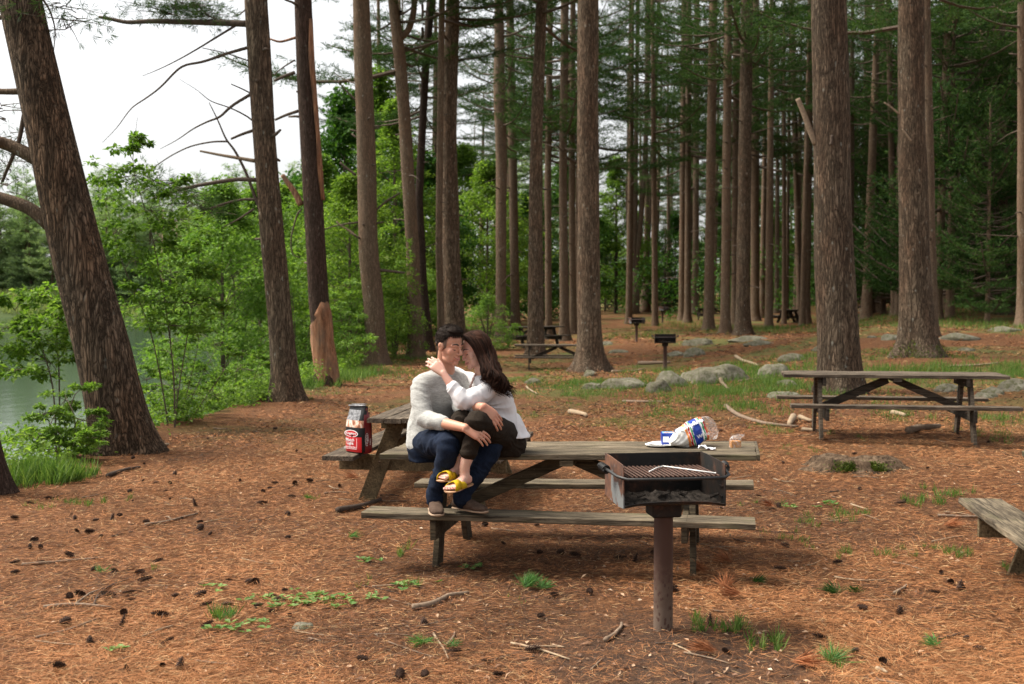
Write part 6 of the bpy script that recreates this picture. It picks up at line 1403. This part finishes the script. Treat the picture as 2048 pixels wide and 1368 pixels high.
# low undergrowth on the bank and a fringe of dark undergrowth deep in the woods
cs, rs = [], []
for q in range(640):
    Y = rng.uniform(11, 46); X = crest(Y) - rng.uniform(-.1, 1.9); z = gz(X, Y)
    if z < WATER + .1: continue
    cs.append([X, Y, z + rng.uniform(.08, .42)]); rs.append(rng.uniform(.18, .38))
v, f = leaf_cloud(rng, cs, rs, 42, .07, .042, .7); tag(big_mesh('ground_cover', v, f, M['leaf']), 'leafy green ground cover along the lake bank', 'undergrowth', kind='stuff')
cs, rs = [], []
for q in range(900):
    Y = rng.uniform(75, 160); px = rng.uniform(600, 2100); X = (px - CX) / FPX * Y
    if X < crest(Y) + 1 or (1180 < px < 1240 and Y < 100): continue
    cs.append([X, Y, gz(X, Y) + rng.uniform(.2, 4.0)]); rs.append(rng.uniform(.8, 1.8))
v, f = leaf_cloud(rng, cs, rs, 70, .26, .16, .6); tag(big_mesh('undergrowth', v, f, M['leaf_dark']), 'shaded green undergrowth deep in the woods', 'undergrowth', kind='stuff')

# ------------------------------------------------------------------ needle litter
def litter_pts(n, y0=4.6, y1=16, pw=1.6):
    u = rng.uniform(0, 1, n); Y = (y0 ** (1 - pw) + u * (y1 ** (1 - pw) - y0 ** (1 - pw))) ** (1 / (1 - pw))
    X = rng.uniform(-.47, .47, n) * Y; k = X > crest(Y) + .3; X, Y = X[k], Y[k]; return X, Y
X, Y = litter_pts(300000); ash_ = np.hypot(X - .74, (Y - 5.72) * 1.1) + .25 * wav(X, Y, 12, 20); bare = wav(X * .8, Y * .8, 6, 16) + .5 * wav(X, Y, 14, 20); k = (rng.uniform(size=len(X)) < np.clip(.95 - .35 * np.clip(bare, -.3, 1.6), .25, 1)) & ((ash_ > .85) | (rng.uniform(size=len(X)) < .2)); X, Y = X[k], Y[k]; n_ = len(X); Z = ground(X, Y)
cl = wav(X * 1.7, Y * 1.7, 8, 20); az = cl * 1.4 + rng.normal(size=n_) * 1.1
D = np.stack([np.cos(az), np.sin(az) * .9, rng.normal(size=n_) * .16 + .02], 1)
sc_y = np.clip(Y / 7, .8, 2.2)
v, f = blades(np.stack([X, Y, Z + rng.uniform(.001, .02, n_)], 1), D, np.array([0, 0, 1.0]) + rng.normal(size=(n_, 3)) * .5, rng.uniform(.045, .10, n_), rng.uniform(.0014, .0029, n_) * sc_y, .5)
dr_ = wav(X * .6 + 5, Y * .6, 8, 20) + rng.normal(size=n_) * .8; mi = np.where(dr_ > .9, 2, np.where(dr_ > .25, 1, 0)); mi = np.where(rng.uniform(size=n_) < .07 + .08 * (dr_ < -.6), 3, mi)
nm = [simple('needles_' + k_, c_, .75, .25, .2, 3) for k_, c_ in (('orange', (.37, .156, .06)), ('rust', (.20, .078, .033)), ('brown', (.045, .024, .014)), ('straw', (.50, .31, .15)))]
tag(big_mesh('pine_needles', v, f, nm, mi), 'rust orange carpet of fallen pine needles', 'pine needles', kind='stuff')
X, Y = litter_pts(90000, 14, 60, 1.9); n_ = len(X); Z = ground(X, Y); k = wav(X * .5, Y * .5, 8, 20) + rng.normal(size=n_) * .6 > -.3; X, Y, Z = X[k], Y[k], Z[k]; n_ = len(X); az = rng.uniform(0, 6.28, n_)
v, f = blades(np.stack([X, Y, Z + .006], 1), np.stack([np.cos(az), np.sin(az), np.abs(rng.normal(size=n_)) * .22], 1), np.array([0, 0, 1.0]) + rng.normal(size=(n_, 3)) * .6, rng.uniform(.05, .14, n_) * Y / 20, rng.uniform(.005, .014, n_) * Y / 18, .5, .1)
tag(big_mesh('distant_litter', v, f, nm, rng.choice(4, n_, p=[.33, .30, .34, .03])), 'tufted carpet of fallen needles and small debris farther back', 'pine litter', kind='stuff')
# dead leaves and chips
X, Y = litter_pts(4200, 4.8, 30, 1.3); n_ = len(X); Z = ground(X, Y)
wgt = (X > .8 * (Y - 5) - 2) | (rng.uniform(size=n_) < .3); X, Y, Z = X[wgt], Y[wgt], Z[wgt]; n_ = len(X)
v, f = blades(np.stack([X, Y, Z + .008], 1), np.concatenate([rng.normal(size=(n_, 2)), rng.normal(size=(n_, 1)) * .2], 1), np.array([0, 0, 1.0]) + rng.normal(size=(n_, 3)) * .45, rng.uniform(.012, .05, n_), rng.uniform(.007, .026, n_), .5, .15)
tag(big_mesh('leaf_litter', v, f, [simple('dry_leaf_tan', (.42, .27, .17), .8), simple('dry_leaf_brown', (.16, .085, .05), .8), simple('bleached_chip', (.50, .38, .27), .8)], rng.choice(3, n_, p=[.33, .64, .03])), 'scattered dead leaves and wood chips', 'leaf litter', kind='stuff')

# ------------------------------------------------------------------ pine cones
M['cone'] = simple('pine_cone_scales', (.045, .024, .016), .8, .2, .4, 60); M['cone_tip'] = simple('pine_cone_tips', (.17, .115, .08), .8, .2, .4, 60)
def cone_mesh(seed, L_=.13, r=.028):
    rg = np.random.default_rng(seed); mb = MB(); mb.tube([(-L_ / 2, 0, 0), (0, 0, .004), (L_ / 2, 0, 0)], [.006, .009, .004], 6); P, D, Nn, W_ = [], [], [], []
    k = 62
    for q in range(k):
        u = q / k; a = q * 2.4; x = -L_ / 2 + L_ * u; rr = r * math.sin(math.pi * (.15 + .8 * u)) ** .7
        e = np.array([0, math.cos(a), math.sin(a)]); P.append(np.array([x, 0, 0]) + e * .004); D.append(norm(e + np.array([.55, 0, 0]))); Nn.append(norm(np.array([1, 0, 0]) - e * .5)); W_.append(rr)
    v, f = blades(np.array(P), np.array(D), np.array(Nn), np.array(W_) * 1.15, np.array(W_) * .75, .62, .1); mi = []
    mb.add(v, f, 0); v2 = v.reshape(-1, 4, 3); tip = np.stack([v2[:, 2] * 1.0 + (v2[:, 1] - v2[:, 2]) * .3, v2[:, 2] * 1.04, v2[:, 2] + (v2[:, 3] - v2[:, 2]) * .3], 1).reshape(-1, 3)
    mb.add(tip, np.arange(len(tip)).reshape(-1, 3), 1); o = mb.build('pine_cone', [M['cone'], M['cone_tip']]); me = o.data; bpy.data.objects.remove(o); return me
cones = [cone_mesh(1), cone_mesh(2, .10, .032), cone_mesh(3, .075, .034), cone_mesh(4, .15, .024)]
cl_ = {}
spots = [(245, 1252), (350, 1198), (497, 1170), (455, 1215), (412, 1215), (247, 1232), (848, 1250), (910, 1310), (1065, 1305), (1110, 1196), (1180, 1190), (1340, 1180), (1420, 1250), (1350, 1188), (1120, 1110), (1150, 1115), (1310, 1110), (1675, 1130), (1800, 1228), (1725, 1222), (1640, 1280), (1765, 1330), (1900, 1170), (1870, 1190), (1920, 1180), (1570, 1095), (1720, 983), (1800, 1010), (1560, 1142),
 (70, 1085), (60, 1098), (140, 1115), (30, 1130), (30, 1150), (82, 1100), (190, 1045), (225, 1040), (240, 1035), (140, 1200), (260, 1190), (215, 1195), (340, 970), (350, 950), (480, 965), (550, 970), (590, 970), (575, 1080), (540, 980), (390, 1012), (400, 1060), (230, 1148), (290, 1165), (160, 1195), (130, 1250), (180, 1290), (320, 1235), (400, 1195), (510, 1170), (120, 1340), (335, 1290), (360, 1338), (800, 1358), (850, 1358), (725, 1325), (280, 1150), (180, 1068), (150, 1040), (60, 1010), (100, 1000), (30, 1040), (1080, 1110), (1240, 1120), (1270, 1125), (620, 965)]
lbl = 'dark open pine cone lying on the needles'
for q, (px, py) in enumerate(spots):
    p = hit(px, py); o = bpy.data.objects.new('pine_cone', cones[q % 4]); C.objects.link(o); o.location = p + Vector((0, 0, .022)); s_ = random.uniform(.5, .76); o.scale = (s_,) * 3
    o.rotation_euler = (random.uniform(0, 6), random.uniform(-.2, .2) if q % 6 else 1.2, random.uniform(0, 6.28)); tag(o, lbl, 'pine cone', 'pine cones scattered over the ground')
for q in range(90):
    px = random.uniform(0, 2048) if q % 3 else random.uniform(0, 620); py = random.uniform(870, 1360) if q % 2 else random.uniform(800, 1080); p = hit(px, py)
    if p.x < crest(p.y) + .3 or (abs(p.x - grill_loc[0]) < .15 and abs(p.y - 6.2) < .15): continue
    o = bpy.data.objects.new('pine_cone', cones[q % 4]); C.objects.link(o); o.location = p + Vector((0, 0, .018)); s_ = random.uniform(.32, .62); o.scale = (s_,) * 3
    o.rotation_euler = (random.uniform(0, 6), random.uniform(-.2, .2), random.uniform(0, 6.28)); tag(o, lbl, 'pine cone', 'pine cones scattered over the ground')
# ------------------------------------------------------------------ fallen sticks
M['stick'] = simple('grey_brown_stick', (.19, .135, .095), .9, .2, .35, 40, .6); M['stick_pale'] = simple('pale_barkless_stick', (.30, .22, .145), .85, .2, .25, 30, .4); M['stick_dark'] = simple('dark_wet_stick', (.06, .042, .032), .9, .2, .35, 40, .6)
def stick(pts, w, mt='stick', label='thin fallen twig lying on the needles', name='fallen_stick', group='twigs and sticks on the ground', fork=None):
    P = [hit(a, b_) for a, b_ in pts]; s = FPX / P[0].y; r = w / s / 2; Q = np.array([p[:] for p in P]); u = np.linspace(0, 1, len(Q)); uu_ = np.linspace(0, 1, max(6, len(Q) * 3))
    Q = np.stack([np.interp(uu_, u, Q[:, c]) for c in range(3)], 1); Q[:, :2] += np.random.default_rng(int(pts[0][0])).normal(size=(len(Q), 2)) * r * .6; Q[:, 2] = ground(Q[:, 0], Q[:, 1]) + r * .85 + .003; Q[1:-1] = (Q[:-2] + Q[1:-1] + Q[2:]) / 3
    mb = MB(); mb.tube(Q, r * np.linspace(1.05, .6, len(Q)), 8)
    if fork:
        a = Q[len(Q) // 2]; p = hit(*fork); mb.tube([a, (a + np.array(p[:])) / 2 + [0, 0, .02], np.array(p[:]) + [0, 0, r]], [r * .7, r * .5, r * .3], 6)
    o0 = Q[len(Q) // 2]; o = mb.build(name, M[mt], origin=o0); tag(o, label, 'stick', group)
stick([(672, 1026), (720, 1018), (768, 1004)], 13, 'stick_dark', 'thick dark stick beside the foot of the end-on table')
stick([(1452, 815), (1490, 840), (1530, 852), (1600, 858)], 8, 'stick', 'long curved grey branch right of the food bag', name='fallen_branch')
stick([(1592, 840), (1574, 856)], 14, 'stick_pale', 'stubby pale barkless log left of the right hand table')
stick([(1598, 838), (1618, 846)], 10, 'stick_pale', 'short pale stick end next to the stubby log')
stick([(1604, 862), (1660, 866)], 8, 'stick_pale', 'pale stick just left of the leg of the right hand table')
stick([(1785, 830), (1818, 836)], 11, 'stick_pale', 'short thick pale stick beneath the right hand table')
stick([(1810, 868), (1875, 858)], 16, 'stick', 'thick brown log in the shade beneath the right hand table')
stick([(1140, 828), (1175, 836)], 11, 'stick_pale', 'short pale barkless stick right of the woman')
stick([(305, 895), (338, 892)], 8, 'stick_pale', 'flat pale bark piece right of the big leaning pine')
stick([(45, 1132), (120, 1126), (208, 1118)], 6, 'stick', 'straight brown stick in the left foreground')
stick([(290, 1052), (345, 1044), (395, 1030)], 6, 'stick', 'pale forked stick at the left among cones', fork=(330, 1036))
stick([(85, 1218), (150, 1212), (225, 1218)], 8, 'stick', 'brown stick with an upright dark twig at the left', fork=(205, 1180))
stick([(185, 1215), (200, 1185), (255, 1160)], 5, 'stick_dark', 'dark arched twig rising from the brown stick')
stick([(75, 1278), (140, 1262), (200, 1238)], 6, 'stick', 'thin tan stick at the lower left')
stick([(835, 1220), (870, 1212), (900, 1196), (940, 1192)], 13, 'stick', 'flat grey root piece in the foreground below the bench')
stick([(868, 1270), (898, 1320)], 5, 'stick_pale', 'pale twig leaning by a cone in the foreground')
stick([(893, 1292), (912, 1268)], 6, 'stick', 'short dark twig right of the pale one in the foreground')
stick([(1212, 1285), (1230, 1272), (1248, 1252)], 10, 'stick', 'stout grey stick at the foot of the grill')
stick([(1025, 1290), (1080, 1302), (1138, 1322)], 6, 'stick_pale', 'long pale stick passing a large cone in the foreground')
stick([(1182, 1343), (1204, 1320)], 4, 'stick', 'little twig below the sooty patch')
stick([(1345, 1290), (1372, 1302), (1384, 1310)], 4, 'stick_pale', 'pale twig right of the grill post')
stick([(1850, 1282), (1900, 1278), (1925, 1268)], 8, 'stick_dark', 'dark bark strip in the right foreground')
stick([(1790, 1190), (1815, 1174)], 8, 'stick', 'broad brown chip in the right foreground')
stick([(1668, 1156), (1720, 1164), (1770, 1162)], 4, 'stick_pale', 'slim pale twig in the right foreground')
stick([(1875, 1034), (1930, 1036), (1965, 1036)], 6, 'stick', 'tan stick pointing at the bench end on the right')
stick([(1750, 1340), (1775, 1348)], 9, 'stick_pale', 'short pale stick at the lower right')
stick([(1700, 1010), (1735, 1022)], 4, 'stick_pale', 'thin pale twig near the stump')
stick([(1900, 735), (2000, 728)], 5, 'stick_pale', 'long pale stick behind the right hand table')
stick([(1470, 716), (1515, 735)], 7, 'stick_pale', 'straight pale stick sloping on the largest boulder side')
stick([(1480, 765), (1530, 758), (1570, 752)], 5, 'stick', 'brown stick in the grass by the mossy boulder')
stick([(1245, 805), (1330, 806)], 5, 'stick', 'long thin grey stick left of the grassy rocks')
stick([(1050, 775), (1076, 790)], 4, 'stick_pale', 'pale twig near the small flat stone')
stick([(1440, 760), (1458, 782)], 8, 'stick', 'brown stick poking out below the brownish boulder')
stick([(1225, 745), (1290, 740)], 5, 'stick_pale', 'pale stick at the root flare side of the tall smooth pine')
stick([(1276, 730), (1345, 728)], 8, 'stick', 'brown stick at the foot of the close distant grill')
stick([(125, 966), (155, 958), (190, 946)], 7, 'stick', 'pale log end on the bank slope at the left')
stick([(215, 955), (245, 945), (275, 938)], 9, 'stick_dark', 'dark bark slab below the big leaning pine')
for q in range(170):
    a = random.uniform(0, 2048); b_ = random.uniform(830, 1365) if q % 3 else random.uniform(760, 1000); L_ = random.uniform(14, 75) * (b_ - 560) / 500; an = random.uniform(-.55, .55) * .8
    p = hit(a, b_)
    if p.x < crest(p.y) + .5: continue
    stick([(a, b_), (a + L_ * .5, b_ + math.sin(an) * L_ * .4 + random.uniform(-3, 3)), (a + L_, b_ + math.sin(an) * L_ * .8)], random.uniform(1.4, 3.6) * (b_ - 500) / 600, random.choice(['stick', 'stick_dark', 'stick_pale', 'stick']), 'thin fallen twig lying on the needles', 'fallen_twig')
M['fan'] = simple('dead_needle_fan', (.30, .11, .045), .8, .2, .4, 8)
M['weed'] = leaf_mat('weed_leaves', [(.3, (.08, .16, .04)), (.6, (.14, .24, .065)), (.8, (.21, .32, .10))], .3)
# ------------------------------------------------------------------ small plants and fresh needle sprigs
def sprig(px, py, s_, label, name='pine_sprig', mt='needle_light', up=.5, n_=90, seed=0, cat='pine sprig'):
    p = hit(px, py); rg = np.random.default_rng(seed); a = rg.normal(0, .9 if up > .12 else .38, n_) + rg.uniform(0, 6); D = norm(np.stack([np.cos(a), np.sin(a), np.abs(rg.normal(up, .35, n_))], 1)); P = rg.normal(size=(n_, 3)) * .012 * [1, 1, .4] + [0, 0, .02]
    v, f = blades(P, D, rand_dirs(n_, rg), s_ * rg.uniform(.6, 1.1, n_), np.full(n_, .0035), .5, .03); o = big_mesh(name, v, f, M[mt]); o.location = p; tag(o, label, cat, 'green sprigs and seedlings on the ground')
M['sprig'] = leaf_mat('fresh_pine_sprig', [(.3, (.04, .12, .03)), (.6, (.09, .21, .05)), (.8, (.18, .32, .08))], .3)
sprig(1052, 1180, .11, 'tufted green pine seedling below the front bench', 'pine_seedling', 'sprig', .9, 220, 1, 'pine seedling'); sprig(1085, 1182, .09, 'looser green sprig right beside the tufted seedling', mt='sprig', up=.5, n_=140, seed=2)
sprig(1672, 1192, .10, 'dark green pine sprig lying in the right foreground', mt='needle', n_=150, seed=3, up=.3); sprig(1715, 1190, .07, 'small dark green sprig next to the one in the right foreground', mt='needle', n_=90, seed=4)
sprig(1872, 1298, .09, 'spiky green sprig under the dark bark strip', mt='sprig', n_=70, seed=5); sprig(1665, 1328, .12, 'pale green needle sprig at the bottom right', mt='sprig', n_=110, seed=6, up=.3); sprig(620, 1000, .06, 'small green sprig left of the thick dark stick', mt='sprig', n_=60, seed=7)
sprig(845, 1290, .09, 'flat green sprig at the bottom left of centre', mt='sprig', n_=80, seed=8, up=.2); sprig(905, 1300, .06, 'small green sprig next to the pale twig', mt='sprig', n_=50, seed=9); sprig(700, 1078, .10, 'green sprig lying left of the bench end', mt='sprig', n_=60, seed=10, up=.15); sprig(1510, 1170, .09, 'dull green sprig in the shade by the grill', mt='needle', n_=80, seed=11)
sprig(205, 1150, .08, 'olive sprig beside the straight brown stick', mt='sprig', n_=40, seed=12); sprig(455, 1245, .08, 'upright green grass like tuft in the left foreground', mt='sprig', n_=60, seed=13, up=1.5)
for q, (px, py) in enumerate(((1410, 1148), (1460, 1130), (1480, 1195), (1545, 1015), (1890, 1055), (1450, 1180), (715, 960), (1590, 1330), (1430, 1310))):
    sprig(px, py, .15, 'fan of dead rust coloured pine needles lying on the ground', 'needle_fan', 'fan', .10, 90, 30 + q, 'dead needles')
def weeds(px, py, n_, R_, label, seed):
    """flat rosettes of small rounded leaves"""
    c = hit(px, py); rg = np.random.default_rng(seed); P, D = [], []
    for q in range(n_):
        x, y = rg.normal(size=2) * R_ * [1, .7]
        for k in range(rg.integers(3, 6)):
            a = rg.uniform(0, 6.28); P.append((x, y, .015 + gz(c.x + x, c.y + y) - c.z)); D.append((math.cos(a), math.sin(a), .25))
    P, D = np.array(P), np.array(D); k = len(P); v, f = blades(P, D, np.array([0, 0, 1.0]) + rg.normal(size=(k, 3)) * .2, rg.uniform(.03, .055, k), rg.uniform(.02, .032, k), .5, .1)
    o = big_mesh('weed_patch', v, f, M['weed']); o.location = c; tag(o, label, 'weeds', 'patches of low weeds')
weeds(595, 1205, 34, .16, 'largest patch of pale green weeds at the lower left', 1); weeds(545, 1218, 6, .06, 'small weed cluster below the largest patch', 2); weeds(500, 1252, 8, .05, 'weed rosette right of the upright tuft', 3); weeds(455, 1262, 7, .05, 'weed rosette under the upright tuft', 4); weeds(650, 1198, 8, .07, 'weed leaves trailing right of the largest patch', 5)
weeds(228, 1308, 4, .03, 'single weed rosette near the bottom left', 6); weeds(735, 1125, 7, .07, 'flat weed sprig left of the table foot', 7); weeds(830, 1175, 9, .08, 'weeds in front of the table foot', 8); weeds(750, 1205, 6, .08, 'weeds between the big patch and the table foot', 9); weeds(950, 1138, 6, .06, 'broad leaved weed in the shade of the bench', 10); weeds(1660, 1012, 10, .12, 'light green weeds near the stump', 11); weeds(1575, 1015, 6, .05, 'weed sprig right of the main table', 12); weeds(410, 1180, 4, .05, 'weed leaves left of the largest patch', 13)
